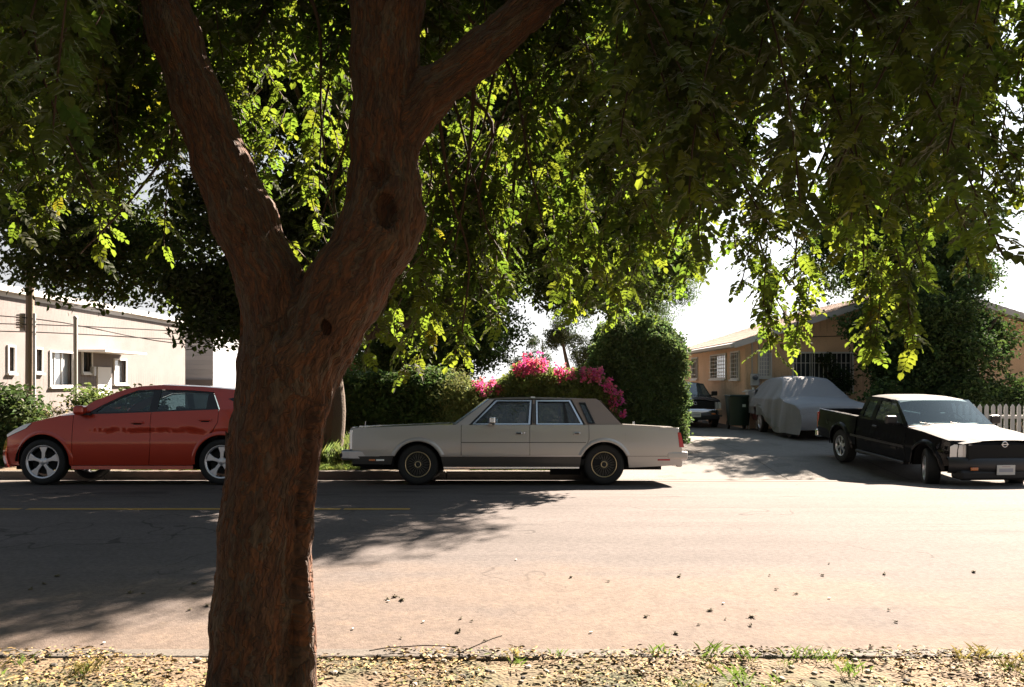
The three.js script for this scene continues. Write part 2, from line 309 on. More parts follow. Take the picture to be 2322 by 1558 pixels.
// ---------- the long boxy sedan, parked side on
{
  const car = thing('sedan', 'long boxy silver beige sedan with taupe vinyl roof parked along the far kerb', 'car', [-0.02, -0.045, -15.0]);
  car.rotation.x = -0.055;
  const paint = phys([0.47, 0.445, 0.415], { roughness: 0.36, metalness: 0.28, clearcoat: 1, clearcoatRoughness: 0.1, bumpMap: fineAt(0.4) , bumpScale: 0.0003 });
  const clad = phys([0.06, 0.056, 0.053], { roughness: 0.45, metalness: 0.3, clearcoat: 0.3 });
  const vinylMap = tex(256, 256, (u, v) => { const n = vnoise(u * 90, v * 90, 0, 90) * 0.5 + 0.5 * vnoise(u * 50, v * 50, 2, 50); const k = 0.7 + 0.5 * n; return [0.25 * k, 0.195 * k, 0.165 * k]; });
  vinylMap.repeat.set(2, 2);
  const vinyl = std([0.25, 0.21, 0.185], 0.8, { bumpMap: fineAt(0.25), bumpScale: 0.003 });
  const W = (x, y) => 0.985 - (y > 0.62 ? 0.045 : 0.03) * sq((y - 0.62) / 0.33) - 0.05 * sq(Math.max(0, -x - 1.9) / 0.7) - 0.035 * sq(Math.max(0, x - 2) / 0.75);
  const side = (x, y) => [x, y, W(x, y)], cl = (x, y) => [x, y, W(x, y) + 0.012];
  const gw = (x, y) => W(x, 0.95) - 0.014 - (y - 0.95) * 0.52, gh = (x, y) => [x, y, gw(x, y)], ghOut = (x, y) => [x, y, gw(x, y) + 0.014], ghIn = (x, y) => [x, y, gw(x, y) - 0.016];
  const A1 = Math.asin(0.16 / 0.4), fa = arc(-1.483, 0.3, 0.4, Math.PI - A1, A1, 18), ra = arc(1.49, 0.3, 0.39, Math.PI - 0.42, 0.42, 18);
  pair('front_fender', panel([[-2.53, 0.462], ...fa, [-0.795, 0.462], [-0.795, 0.955], [-1.2, 0.955], [-2.53, 0.9]], side), paint, car);
  for (const s of [0, 1]) {
    const put = (name, g, m, parent = car) => mesh(name, s ? mirrorZ(g) : g, m, parent);
    const d1 = put('front_door', panel([[-0.787, 0.462], [0.3, 0.462], [0.3, 0.955], [-0.787, 0.955]], side), paint);
    const d2 = put('rear_door', panel([[0.308, 0.462], [1.125, 0.462], [1.15, 0.53], [1.2, 0.63], [1.245, 0.72], [1.245, 0.955], [0.308, 0.955]], side), paint);
    for (const [d, x] of [[d1, 0.128], [d2, 1.055]]) {
      put('door_handle', rbox(0.105, 0.034, 0.03, 0.01, x, 0.822, W(x, 0.822) + 0.008), M.chrome, d);
      put('handle_recess', rbox(0.085, 0.018, 0.01, 0.004, x, 0.822, W(x, 0.822) + 0.021), M.black, d);
    }
    put('door_lock', new THREE.CylinderGeometry(0.012, 0.012, 0.01, 12).rotateX(Math.PI / 2).translate(0.22, 0.83, W(0.22, 0.83) + 0.003), M.chrome, d1);
    const frontFrame = [[-0.66, 0.955], [-0.262, 1.37], [0.352, 1.37], [0.33, 0.955]], fHole = [[-0.575, 0.978], [-0.222, 1.335], [0.318, 1.335], [0.275, 0.978]];
    put('window_frame', panel(frontFrame, gh, { holes: [fHole] }), M.black, d1);
    put('chrome_surround', panel([[-0.62, 0.962], [-0.242, 1.36], [0.338, 1.36], [0.31, 0.962]], ghOut, { holes: [[[-0.575, 0.98], [-0.222, 1.34], [0.312, 1.34], [0.282, 0.98]]], t: 0.016 }), M.chrome, d1);
    put('window', panel(fHole, ghIn, { t: 0 }), M.glass, d1);
    const rearFrame = [[0.4, 0.955], [0.4, 1.37], [0.985, 1.37], [1.185, 0.955]], rHole = [[0.448, 0.978], [0.448, 1.325], [0.945, 1.325], [1.115, 0.978]];
    put('window_frame', panel(rearFrame, gh, { holes: [rHole] }), M.black, d2);
    put('chrome_surround', panel([[0.408, 0.962], [0.408, 1.36], [0.965, 1.36], [1.16, 0.962]], ghOut, { holes: [[[0.435, 0.98], [0.435, 1.338], [0.945, 1.338], [1.118, 0.98]]], t: 0.016 }), M.chrome, d2);
    put('window_divider', panel([[0.862, 0.978], [0.85, 1.325], [0.878, 1.325], [0.93, 0.978]], gh), M.black, d2);
    put('window', panel(rHole, ghIn, { t: 0 }), M.glass, d2);
    put('door_pillar', panel([[0.338, 0.955], [0.358, 1.37], [0.394, 1.37], [0.394, 0.955]], gh), vinyl);
    put('pillar_trim', panel([[0.352, 0.99], [0.362, 1.3], [0.386, 1.3], [0.386, 0.99]], ghOut), clad);
    put('windscreen_pillar', panel([[-0.94, 0.955], [-0.372, 1.382], [-0.27, 1.37], [-0.67, 0.955]], gh), paint);
    put('windscreen_moulding', panel([[-0.935, 0.967], [-0.378, 1.385], [-0.352, 1.378], [-0.88, 0.967]], ghOut), M.chrome);
    put('roof_pillar', panel([[1.195, 0.957], [0.992, 1.37], [1.02, 1.386], [1.38, 1.386], [1.45, 1.35], [1.785, 0.957]], gh, { holes: [[[1.118, 1.312], [1.2, 1.312], [1.338, 0.99], [1.25, 0.99]]] }), vinyl);
    put('quarter_window', panel([[1.118, 1.312], [1.2, 1.312], [1.338, 0.99], [1.25, 0.99]], ghIn, { t: 0 }), M.tint);
    put('quarter_window_trim', panel([[1.105, 1.322], [1.208, 1.322], [1.353, 0.98], [1.237, 0.98]], ghOut, { holes: [[[1.12, 1.31], [1.199, 1.31], [1.334, 0.993], [1.254, 0.993]]] }), M.satin);
    put('quarter_panel', panel([[1.253, 0.955], [1.253, 0.72], [1.208, 0.63], ...ra.slice(2), [2.735, 0.462], [2.735, 0.56], [2.69, 0.86], [2.655, 0.902], [1.8, 0.96]].map(([x, y]) => [x, y]), side), paint);
    put('fuel_flap', panel([[1.83, 0.69], [1.955, 0.69], [1.955, 0.83], [1.83, 0.83]], (x, y) => [x, y, W(x, y) + 0.004], { t: 0.004 }), paint);
    // two tone lower body
    put('front_valance', panel([[-2.53, 0.335], [-1.905, 0.325], [-1.875, 0.455], [-2.53, 0.455]], cl), clad);
    put('lower_cladding', panel([[-1.078, 0.29], [1.1, 0.29], [1.125, 0.455], [-1.115, 0.455]], cl), clad);
    put('cladding_trim', panel([[-1.115, 0.452], [1.125, 0.452], [1.125, 0.468], [-1.115, 0.468]], (x, y) => [x, y, W(x, y) + 0.018]), M.dullChrome);
    put('sill_strip', panel([[-1.07, 0.262], [1.09, 0.262], [1.09, 0.286], [-1.07, 0.286]], (x, y) => [x, y, W(x, 0.29) + 0.008]), M.chrome);
    put('rear_valance', panel([[1.885, 0.275], [2.72, 0.315], [2.735, 0.455], [1.86, 0.455]], (x, y) => [x, y, W(x, y) + 0.006]), paint);
    put('body_crease', panel([[-0.79, 0.672], [1.2, 0.672], [1.2, 0.682], [-0.79, 0.682]], (x, y) => [x, y, W(x, y) + 0.006], { t: 0.008 }), clad);
    for (const [cx, r] of [[-1.483, 0.4], [1.49, 0.39]]) put('arch_lip', sheet(Math.PI - 0.42, 0.42, 26, 0, 1, 5, (a, v) => { const x = cx + (r - 0.004 + 0.065 * v) * Math.cos(a), y = 0.3 + (r - 0.004 + 0.065 * v) * Math.sin(a); return [x, y, W(x, y) + 0.026 * Math.sin(Math.PI * Math.min(1, 0.25 + 0.75 * v)) + 0.001]; }).toNonIndexed(), paint);
    put('side_marker', rbox(0.1, 0.032, 0.02, 0.008, -2.21, 0.395, W(-2.21, 0.4) + 0.012), M.amber);
    put('cornering_lamp', rbox(0.13, 0.03, 0.02, 0.008, -2.08, 0.395, W(-2.08, 0.4) + 0.012), M.lens);
    put('rear_marker', rbox(0.2, 0.026, 0.014, 0.006, 2.44, 0.4, W(2.44, 0.4) + 0.01), M.red);
    const mirror = put('wing_mirror', rbox(0.1, 0.12, 0.17, 0.03, -0.29, 1.03, 1.02), M.chrome);
    put('mirror_stalk', rbox(0.07, 0.04, 0.14, 0.015, -0.33, 0.962, 0.97), paint, mirror);
    put('tail_light', panel([[0, 0.6], [0.075, 0.6], [0.05, 0.835], [0, 0.835]].map(([a, y]) => [2.655 + (0.86 - y) * 0.1 + a, y]), (x, y) => [x + 0.012, y, W(x, y) + 0.004]), M.red);
    put('bumper_side', rbox(0.34, 0.115, 0.06, 0.03, 2.66, 0.47, 0.94), paint);
  }
  // top surfaces
  const hoodEdge = (x) => curveAt([[-2.56, 0.895], [-1.2, 0.953], [-0.9, 0.957]], x);
  const hoodY = (x, z) => { const q = Math.abs(z) / W(x, 0.95); return hoodEdge(x) + 0.035 * (1 - Math.pow(q, 2.4)) + (Math.abs(z) < 0.3 ? 0.014 * smooth(0.3 - Math.abs(z), 0, 0.06) : 0); };
  mesh('bonnet', sheet(-2.54, -0.9, 26, -1, 1, 40, (x, v) => { const z = v * W(x, 0.95); return [x, hoodY(x, z), z]; }), paint, car);
  mesh('boot_lid', sheet(1.76, 2.66, 14, -1, 1, 24, (x, v) => [x, curveAt([[1.76, 0.965], [2.6, 0.918], [2.66, 0.9]], x) + 0.02 * (1 - v * v * v * v), v * W(x, 0.95)]), paint, car);
  const roofY = (x) => curveAt([[-0.4, 1.372], [-0.32, 1.404], [-0.1, 1.418], [0.37, 1.424], [1.0, 1.41], [1.38, 1.39], [1.47, 1.345]], x);
  mesh('vinyl_roof', sheet(-0.38, 1.46, 40, -1, 1, 30, (x, v) => [x, roofY(x) - 0.04 * Math.pow(Math.abs(v), 5), v * (gw(x, 1.378) + 0.004)]), vinyl, car);
  mesh('roof_band', sheet(0.33, 0.4, 2, -1, 1, 30, (x, v) => [x, roofY(x) + 0.008 - 0.04 * Math.pow(Math.abs(v), 5), v * (gw(x, 1.378) + 0.008)]), M.dullChrome, car);
  mesh('windscreen', sheet(-1, 1, 16, 0, 1, 8, (u, v) => [lerp(-0.93, -0.385, v) - 0.07 * (1 - u * u), lerp(0.962, 1.385, v), u * lerp(0.88, 0.7, v)]), M.glass, car);
  mesh('rear_window', sheet(-0.8, 0.8, 10, 0, 1, 6, (u, v) => [lerp(1.8, 1.468, v) + 0.008, lerp(0.965, 1.36, v), u * lerp(0.85, 0.7, v)]), M.tint, car);
  mesh('rear_roof_panel', sheet(-1, 1, 16, 0, 1, 6, (u, v) => [lerp(1.79, 1.455, v) + 0.004 * (Math.abs(u) > 0.8 ? 3 : -2), lerp(0.96, 1.362, v), u * lerp(0.91, 0.715, v)]), vinyl, car);
  mesh('bonnet_ornament', merge([rbox(0.05, 0.014, 0.03, 0.004, -2.47, 0.945, 0), rbox(0.012, 0.075, 0.03, 0.004, -2.48, 0.985, 0)]), M.chrome, car);
  mesh('boot_ornament', merge([rbox(0.03, 0.05, 0.02, 0.006, 2.02, 0.99, 0.55)]), M.chrome, car);
  // nose and tail
  mesh('header_panel', rbox(0.1, 0.44, 1.8, 0.03, -2.53, 0.69, 0), paint, car);
  const grille = mesh('grille', rbox(0.08, 0.42, 0.66, 0.02, -2.575, 0.69, 0), M.black, car);
  mesh('grille_surround', merge([rbox(0.1, 0.03, 0.72, 0.01, -2.59, 0.915, 0), rbox(0.1, 0.03, 0.72, 0.01, -2.59, 0.48, 0), rbox(0.1, 0.46, 0.03, 0.01, -2.59, 0.69, 0.345), rbox(0.1, 0.46, 0.03, 0.01, -2.59, 0.69, -0.345)]), M.chrome, grille);
  for (let i = -10; i <= 10; i++) mesh('grille_bar', box(0.02, 0.4, 0.01, -2.62, 0.69, i * 0.03), M.chrome, grille);
  for (const s of [-1, 1]) {
    for (const k of [0, 1]) mesh('headlight', rbox(0.05, 0.15, 0.21, 0.02, -2.575, 0.74, s * (0.51 + k * 0.23)), M.lens, car);
    mesh('headlight_bezel', merge([rbox(0.06, 0.025, 0.5, 0.008, -2.58, 0.83, s * 0.63), rbox(0.06, 0.025, 0.5, 0.008, -2.58, 0.645, s * 0.63), rbox(0.05, 0.32, 0.035, 0.01, -2.555, 0.72, s * 0.905)]), M.chrome, car);
    mesh('turn_signal', rbox(0.05, 0.1, 0.46, 0.015, -2.575, 0.565, s * 0.63), M.amber, car);
  }
  mesh('front_bumper', merge([rbox(0.2, 0.17, 1.86, 0.04, -2.62, 0.475, 0), rbox(0.5, 0.15, 0.06, 0.025, -2.35, 0.475, 0.93), rbox(0.5, 0.15, 0.06, 0.025, -2.35, 0.475, -0.93)]), M.dullChrome, car);
  mesh('bumper_strip', merge([rbox(0.05, 0.06, 1.88, 0.02, -2.715, 0.475, 0)]), M.black, car);
  mesh('front_apron', rbox(0.5, 0.14, 1.7, 0.03, -2.3, 0.36, 0), M.under, car);
  mesh('tail_panel', rbox(0.06, 0.42, 1.84, 0.02, 2.67, 0.7, 0), paint, car);
  mesh('rear_bumper', rbox(0.16, 0.15, 1.9, 0.04, 2.745, 0.46, 0), M.dullChrome, car);
  mesh('rear_apron', rbox(0.1, 0.18, 1.8, 0.03, 2.7, 0.37, 0), paint, car);
  // inside and below
  mesh('chassis', merge([box(4.9, 0.18, 1.32, 0, 0.32, 0), box(1.5, 0.5, 1.3, -1.7, 0.6, 0), box(1.2, 0.5, 1.3, 1.95, 0.6, 0), box(2.5, 0.1, 1.84, 0.2, 0.36, 0), box(0.06, 0.5, 1.8, -0.85, 0.68, 0), box(0.06, 0.5, 1.8, 1.5, 0.68, 0), box(0.5, 0.12, 0.12, 0.9, 0.2, 0.4)]), M.under, car);
  for (const s of [-1, 1]) for (const cx of [-1.483, 1.49]) mesh('wheel_well', new THREE.CylinderGeometry(0.41, 0.41, 0.3, 24, 1, true, Math.PI / 2, Math.PI).rotateX(Math.PI / 2).rotateZ(0).translate(cx, 0.3, s * 0.79), M.under, car);
  const cloth = std([0.34, 0.27, 0.22], 0.9);
  mesh('front_seat', merge([seatGeo(0.0, 0.38, 0.62, 0.52), seatGeo(0.0, -0.38, 0.62, 0.52)]), cloth, car);
  mesh('rear_seat', seatGeo(1.08, 0, 1.3, 0.52, 0.3), cloth, car);
  mesh('dashboard', rbox(0.35, 0.26, 1.5, 0.06, -0.72, 0.82, 0), M.trim, car);
  mesh('steering_wheel', new THREE.TorusGeometry(0.18, 0.014, 8, 28).rotateY(Math.PI / 2).rotateZ(-0.5).translate(-0.42, 0.93, 0.38), M.trim, car);
  for (const [x, sgn] of [[-1.483, 1], [1.49, 1], [-1.483, -1], [1.49, -1]]) addWheel(car, [x, 0.325, sgn * 0.84], 0.325, 0.21, 0.205, 'lace', sgn);
  for (const s of [-1, 1]) mesh('wiper', bar([-0.98, 0.985, s * 0.1 + 0.25], [-0.9, 1.02, s * 0.1 - 0.25], 0.008), M.black, car);
}

// ---------- the red hatchback
{
  const car = thing('hatchback', 'dark red five door hatchback with silver five spoke wheels, in tree shade', 'car', [-6.1, -0.04, -15.0]);
  car.rotation.x = -0.05;
  const paint = phys([0.48, 0.04, 0.014], { roughness: 0.35, metalness: 0.25, clearcoat: 1, clearcoatRoughness: 0.06 });
  const W = (x, y) => 0.93 - 0.055 * sq((y - 0.72) / 0.45) + 0.012 * Math.tanh((y - 0.88) / 0.03) * smooth(x, -0.9, -0.4) - 0.27 * sq(Math.max(0, -x - 1.25) / 0.95) - 0.2 * sq(Math.max(0, x - 1.35) / 0.9);
  const side = (x, y) => [x, y, W(x, y)];
  const gw = (x, y) => W(x, 1.15) - 0.012 - (y - 1.15) * 0.46, gh = (x, y) => [x, y, gw(x, y)], ghIn = (x, y) => [x, y, gw(x, y) - 0.012], ghOut = (x, y) => [x, y, gw(x, y) + 0.006];
  const belt = (x) => curveAt([[-0.9, 1.115], [1.4, 1.205], [2.1, 1.22]], x);
  const top = (x) => curveAt([[-2.14, 0.8], [-1.95, 0.92], [-1.72, 1.0], [-1.18, 1.16], [-0.816, 1.262], [-0.68, 1.345], [-0.32, 1.505], [-0.12, 1.57], [0.05, 1.6], [0.4, 1.623], [1.08, 1.592], [1.6, 1.545], [1.8, 1.51], [2.02, 1.2], [2.14, 1.0]], x);
  const fender = (x) => curveAt([[-2.14, 0.76], [-1.95, 0.88], [-1.72, 0.97], [-1.18, 1.1], [-0.9, 1.118]], x);
  const fa = arc(-1.42, 0.37, 0.44, Math.PI + 0.15, -0.15, 20), ra = arc(1.444, 0.37, 0.43, Math.PI + 0.15, -0.15, 20);
  const dayOpening = [[-0.66, 1.14], [-0.5, 1.27], [-0.2, 1.43], [0.02, 1.512], [0.28, 1.528], [0.9, 1.51], [1.24, 1.483], [1.375, 1.21]];
  for (const s of [0, 1]) {
    const put = (name, g, m, parent = car) => mesh(name, s ? mirrorZ(g) : g, m, parent);
    const fTop = [-0.95, -1.18, -1.45, -1.72, -1.95, -2.1].map((x) => [x, fender(x)]);
    put('front_fender', panel([[-2.1, 0.32], ...fa, [-0.945, 0.3], [-0.945, 1.118], ...fTop.slice(1)], side), paint);
    const d1 = put('front_door', panel([[-0.937, 0.31], [0.27, 0.31], [0.3, 0.6], [0.3, belt(0.3)], [-0.3, belt(-0.3)], [-0.937, 1.118]], side), paint);
    const d2 = put('rear_door', panel([[0.278, 0.31], [0.98, 0.31], [1.0, 0.45], [1.1, 0.68], [1.3, 0.86], [1.38, 1.0], [1.38, belt(1.38)], [0.308, belt(0.308)], [0.308, 0.6]], side), paint);
    put('quarter_panel', panel([[1.388, belt(1.388)], [1.388, 1.0], [1.31, 0.855], ...ra.slice(6), [1.9, 0.32], [2.12, 0.4], [2.15, 0.9], [2.06, 1.215]], side), paint);
    put('sill', panel([[-0.96, 0.245], [0.985, 0.245], [0.99, 0.302], [-0.96, 0.302]], (x, y) => [x, y, W(x, 0.3) + 0.008]), paint);
    const frame = put('window_surround', panel([[-0.74, 1.125], ...dayOpening.slice(1).map(([x, y]) => [x, y]), [1.385, 1.2]], gh, { holes: [[[-0.6, 1.155], [-0.48, 1.262], [-0.19, 1.415], [0.03, 1.497], [0.27, 1.51], [0.27, 1.185]], [[0.39, 1.19], [0.39, 1.512], [0.9, 1.494], [1.17, 1.472], [1.17, 1.218]]] }), M.satin);
    put('window', panel([[-0.6, 1.155], [-0.48, 1.262], [-0.19, 1.415], [0.03, 1.497], [0.27, 1.51], [0.27, 1.185]], ghIn, { t: 0 }), M.tint, d1);
    put('window', panel([[0.39, 1.19], [0.39, 1.512], [0.9, 1.494], [1.17, 1.472], [1.17, 1.218]], ghIn, { t: 0 }), M.tint, d2);
    put('roof_rail_panel', panel([[-0.94, 1.118], [-0.8, 1.235], [-0.67, 1.34], [-0.32, 1.49], [-0.12, 1.556], [0.05, 1.587], [0.4, 1.608], [1.08, 1.578], [1.6, 1.53], [1.8, 1.5], [2.0, 1.215], [1.395, 1.205], [1.25, 1.49], [0.9, 1.518], [0.28, 1.536], [0.01, 1.52], [-0.21, 1.437], [-0.52, 1.272], [-0.76, 1.122]], gh, {}), paint);
    put('rear_quarter_window', panel([[1.5, 1.38], [1.72, 1.42], [1.72, 1.28]], ghOut), M.satin);
    for (const [d, x, y] of [[d1, 0.1, 0.995], [d2, 1.18, 1.035]]) { put('door_handle', rbox(0.2, 0.032, 0.045, 0.014, x, y, W(x, y) + 0.014), paint, d); put('handle_recess', rbox(0.13, 0.05, 0.008, 0.02, x, y - 0.012, W(x, y) + 0.001), M.under, d); }
    const mir = put('wing_mirror', rbox(0.17, 0.15, 0.2, 0.05, -0.79, 1.19, 0.99), paint);
    put('mirror_foot', rbox(0.2, 0.035, 0.16, 0.015, -0.74, 1.125, 0.92), M.satin, mir);
    put('headlight', panel([[-2.09, 0.76], [-1.72, 0.9], [-1.62, 0.985], [-1.75, 0.965], [-1.95, 0.875], [-2.1, 0.8]], (x, y) => [x, y, W(x, y) + 0.012]), M.lens);
    for (const [cx, r] of [[-1.42, 0.44], [1.444, 0.43]]) put('arch_lip', sheet(Math.PI + 0.1, -0.1, 26, 0, 1, 4, (a, v) => { const x = cx + (r - 0.006 + 0.06 * v) * Math.cos(a), y = 0.37 + (r - 0.006 + 0.06 * v) * Math.sin(a); return [x, y, W(x, y) + 0.02 * Math.sin(Math.PI * (0.3 + 0.7 * v)) + 0.001]; }).toNonIndexed(), paint);
  }
  mesh('bonnet', sheet(-2.14, -0.86, 26, -1, 1, 24, (x, v) => { const w = W(x, Math.max(0.76, fender(x))), e = fender(x), t = top(x); return [x - 0.06 * (1 - v * v), lerp(e, t + 0.03, 1 - Math.pow(Math.abs(v), 2.2)), v * w]; }), paint, car);
  mesh('windscreen', sheet(-1, 1, 14, -0.86, -0.05, 10, (u, x) => [x - 0.12 * (1 - u * u), top(x) - 0.015 + 0.025 * (1 - u * u), u * (gw(x, top(x)) + 0.005)]), M.tint, car);
  mesh('roof', sheet(-0.06, 1.8, 24, -1, 1, 18, (x, v) => [x, top(x) + 0.02 - 0.035 * Math.pow(Math.abs(v), 3), v * (gw(x, top(x) - 0.02) + 0.004)]), paint, car);
  mesh('tailgate', sheet(-1, 1, 14, 0.35, 1.5, 12, (u, y) => [curveAt([[0.35, 2.13], [0.9, 2.16], [1.2, 2.06], [1.5, 1.84]], y) - 0.05 * u * u, y, u * (y < 1.2 ? W(2.1, y) + 0.002 : gw(1.95, y) + 0.004)]), paint, car);
  mesh('rear_glass', sheet(-0.86, 0.86, 10, 1.22, 1.47, 4, (u, y) => [curveAt([[1.2, 2.04], [1.5, 1.82]], y) - 0.06 * u * u + 0.008, y, u * gw(1.95, y)]), M.satin, car);
  for (const q of [-1, 1]) mesh('tail_light', rbox(0.1, 0.34, 0.12, 0.04, 2.09, 0.98, q * 0.7), M.red, car);
  mesh('rear_spoiler', rbox(0.22, 0.04, 1.2, 0.015, 1.86, 1.53, 0), paint, car);
  mesh('front_bumper', sheet(-1, 1, 16, 0.26, 0.82, 8, (u, y) => [-2.16 - 0.12 * (1 - u * u) + 0.12 * sq((y - 0.5) / 0.35), y, u * 0.72]), paint, car);
  mesh('front_grille', rbox(0.05, 0.14, 0.9, 0.03, -2.28, 0.42, 0), M.black, car);
  mesh('chassis', merge([box(4.0, 0.14, 1.2, 0, 0.3, 0), box(1.2, 0.5, 1.16, -1.45, 0.6, 0), box(0.9, 0.55, 1.16, 1.6, 0.6, 0), box(1.9, 0.12, 1.7, 0, 0.32, 0), box(0.05, 0.7, 1.6, -0.98, 0.66, 0)]), M.under, car);
  for (const s of [-1, 1]) for (const cx of [-1.42, 1.444]) mesh('wheel_well', new THREE.CylinderGeometry(0.45, 0.45, 0.36, 24, 1, true, Math.PI / 2, Math.PI).rotateX(Math.PI / 2).translate(cx, 0.37, s * 0.7), M.under, car);
  mesh('front_seat', merge([seatGeo(0.1, 0.38, 0.5, 0.62), seatGeo(0.1, -0.38, 0.5, 0.62)]), M.trim, car);
  mesh('rear_seat', seatGeo(1.1, 0, 1.2, 0.62), M.trim, car);
  mesh('dashboard', rbox(0.5, 0.25, 1.45, 0.08, -0.7, 1.02, 0), M.trim, car);
  for (const [x, sgn] of [[-1.42, 1], [1.444, 1], [-1.42, -1], [1.444, -1]]) addWheel(car, [x, 0.365, sgn * 0.8], 0.365, 0.215, 0.262, 'star', sgn);
}
// ---------- pickup trucks in the driveway (front at -x)
function pickup({ name, label, pos, turn, pitch = 0, paintColor, chromeGrille, steer = 0 }) {
  const car = thing(name, label, 'pickup truck', pos);
  car.rotation.set(0, turn, pitch, 'YXZ');
  const paint = phys(paintColor, { roughness: 0.7, metalness: 0, clearcoat: 0.32, clearcoatRoughness: 0.03, specularIntensity: 0.15 });
  const W = (x, y) => 0.845 - 0.03 * sq((y - 0.65) / 0.35) + 0.012 * smooth(y, 0.56, 0.58) - 0.014 * smooth(y, 0.72, 0.76) - 0.16 * sq(Math.max(0, -x - 1.75) / 0.5) - 0.02 * sq(Math.max(0, x - 2.2) / 0.4);
  const side = (x, y) => [x, y, W(x, y)], gw = (x, y) => W(x, 0.95) - 0.012 - (y - 0.95) * 0.36, gh = (x, y) => [x, y, gw(x, y)], ghIn = (x, y) => [x, y, gw(x, y) - 0.014];
  const fa = arc(-1.5, 0.33, 0.41, Math.PI - 0.05, 0.05, 18), ra = arc(1.5, 0.33, 0.41, Math.PI - 0.05, 0.05, 18);
  const hoodE = (x) => curveAt([[-2.22, 0.815], [-1.9, 0.875], [-1.4, 0.925], [-0.75, 0.955]], x);
  for (const s of [0, 1]) {
    const put = (n, g, m, parent = car) => mesh(n, s ? mirrorZ(g) : g, m, parent);
    put('front_fender', panel([[-2.2, 0.48], [-1.92, 0.42], ...fa, [-0.9, 0.36], [-0.88, 0.36], [-0.88, 0.945], [-1.4, 0.925], [-1.9, 0.875], [-2.2, 0.82]], side), paint);
    const door = put('door', panel([[-0.872, 0.36], [0.26, 0.36], [0.3, 0.5], [0.3, 0.955], [-0.872, 0.95]], side), paint);
    put('cab_corner', panel([[0.308, 0.5], [0.268, 0.36], [0.84, 0.36], [0.84, 0.955], [0.308, 0.955]], side), paint);
    put('cab_pillar', panel([[-0.9, 0.952], [-0.32, 1.36], [-0.2, 1.378], [0.72, 1.372], [0.8, 1.34], [0.86, 0.955]], gh, { holes: [[[-0.72, 0.985], [-0.26, 1.32], [0.24, 1.325], [0.27, 0.985]], [[0.4, 1.0], [0.38, 1.31], [0.68, 1.3], [0.72, 1.0]]] }), paint);
    put('window', panel([[-0.72, 0.985], [-0.26, 1.32], [0.24, 1.325], [0.27, 0.985]], ghIn, { t: 0 }), M.glass, door);
    put('quarter_window', panel([[0.4, 1.0], [0.38, 1.31], [0.68, 1.3], [0.72, 1.0]], ghIn, { t: 0 }), M.tint);
    put('door_handle', rbox(0.15, 0.035, 0.04, 0.012, 0.16, 0.86, W(0.16, 0.86) + 0.012), M.satin, door);
    put('body_moulding', panel([[-0.86, 0.585], [1.05, 0.585], [1.05, 0.625], [-0.86, 0.625]], (x, y) => [x, y, W(x, y) + 0.012]), M.satin);
    put('bed_side', panel([[0.9, 0.42], [1.09, 0.42], ...ra, [1.92, 0.42], [2.52, 0.44], [2.54, 0.99], [0.9, 0.975]], side, { t: 0.02 }), paint);
    put('bed_inner_wall', panel([[0.9, 0.5], [2.52, 0.5], [2.52, 0.98], [0.9, 0.97]], (x, y) => [x, y, 0.73]), paint);
    put('bed_rail', sheet(0.88, 2.545, 12, 0, 1, 6, (x, v) => [x, 0.976 + (x - 0.9) * 0.009 + 0.012 * Math.sin(Math.PI * v), lerp(0.725, W(x, 0.98) + 0.008, v)]).toNonIndexed(), paint);
    put('tail_light', rbox(0.06, 0.34, 0.1, 0.02, 2.53, 0.76, 0.795), M.red);
    const mir = put('wing_mirror', rbox(0.1, 0.15, 0.2, 0.035, -0.62, 1.05, 0.97), M.satin);
    put('mirror_arm', rbox(0.07, 0.05, 0.12, 0.015, -0.62, 0.99, 0.87), M.satin, mir);
    for (const [cx] of [[-1.5], [1.5]]) put('arch_flare', sheet(Math.PI - 0.02, 0.02, 24, 0, 1, 4, (a, v) => { const x = cx + (0.405 + 0.075 * v) * Math.cos(a), y = 0.33 + (0.405 + 0.075 * v) * Math.sin(a); return [x, y, W(x, y) + 0.035 * Math.sin(Math.PI * (0.25 + 0.75 * v)) + 0.001]; }).toNonIndexed(), paint);
    const lamp = put('headlight', panel([[0.43, 0.585], [0.83, 0.6], [0.83, 0.77], [0.77, 0.805], [0.45, 0.79]], (z, y) => [-2.295 + 0.13 * sq(z / 0.82) + 0.6 * sq(y - 0.69), y, z], { out: [-1, 0, 0], t: 0.05 }), M.lens);
    put('lamp_divider', panel([[0.625, 0.6], [0.64, 0.6], [0.64, 0.79], [0.625, 0.79]], (z, y) => [-2.3 + 0.13 * sq(z / 0.82), y, z], { out: [-1, 0, 0], t: 0.01 }), M.dullChrome, lamp);
    put('turn_signal', panel([[-2.17, 0.64], [-2.09, 0.645], [-2.1, 0.72], [-2.17, 0.725]], (x, y) => [x, y, W(x, y) + 0.01]), M.amber);
    put('running_board', rbox(1.7, 0.06, 0.12, 0.02, 0, 0.32, 0.8), M.satin);
    put('fog_lamp', rbox(0.03, 0.05, 0.12, 0.012, -2.375, 0.44, 0.55), M.amber);
  }
  mesh('bonnet', sheet(-2.24, -0.78, 22, -1, 1, 26, (x, v) => { const w = W(x, 0.85) * 0.985; return [x - 0.05 * (1 - v * v) * smooth(-x, 1.6, 2.2), hoodE(x) + 0.055 * (1 - Math.pow(Math.abs(v), 2.6)) + (Math.abs(v) < 0.55 ? 0.012 : 0.012 * smooth(0.62 - Math.abs(v), 0, 0.07)), v * w]; }), paint, car);
  mesh('cowl', sheet(-0.98, -0.76, 4, -1, 1, 12, (x, v) => [x, 0.958 + 0.04 * (1 - v * v) + (x + 0.98) * 0.05, v * 0.8]), M.satin, car);
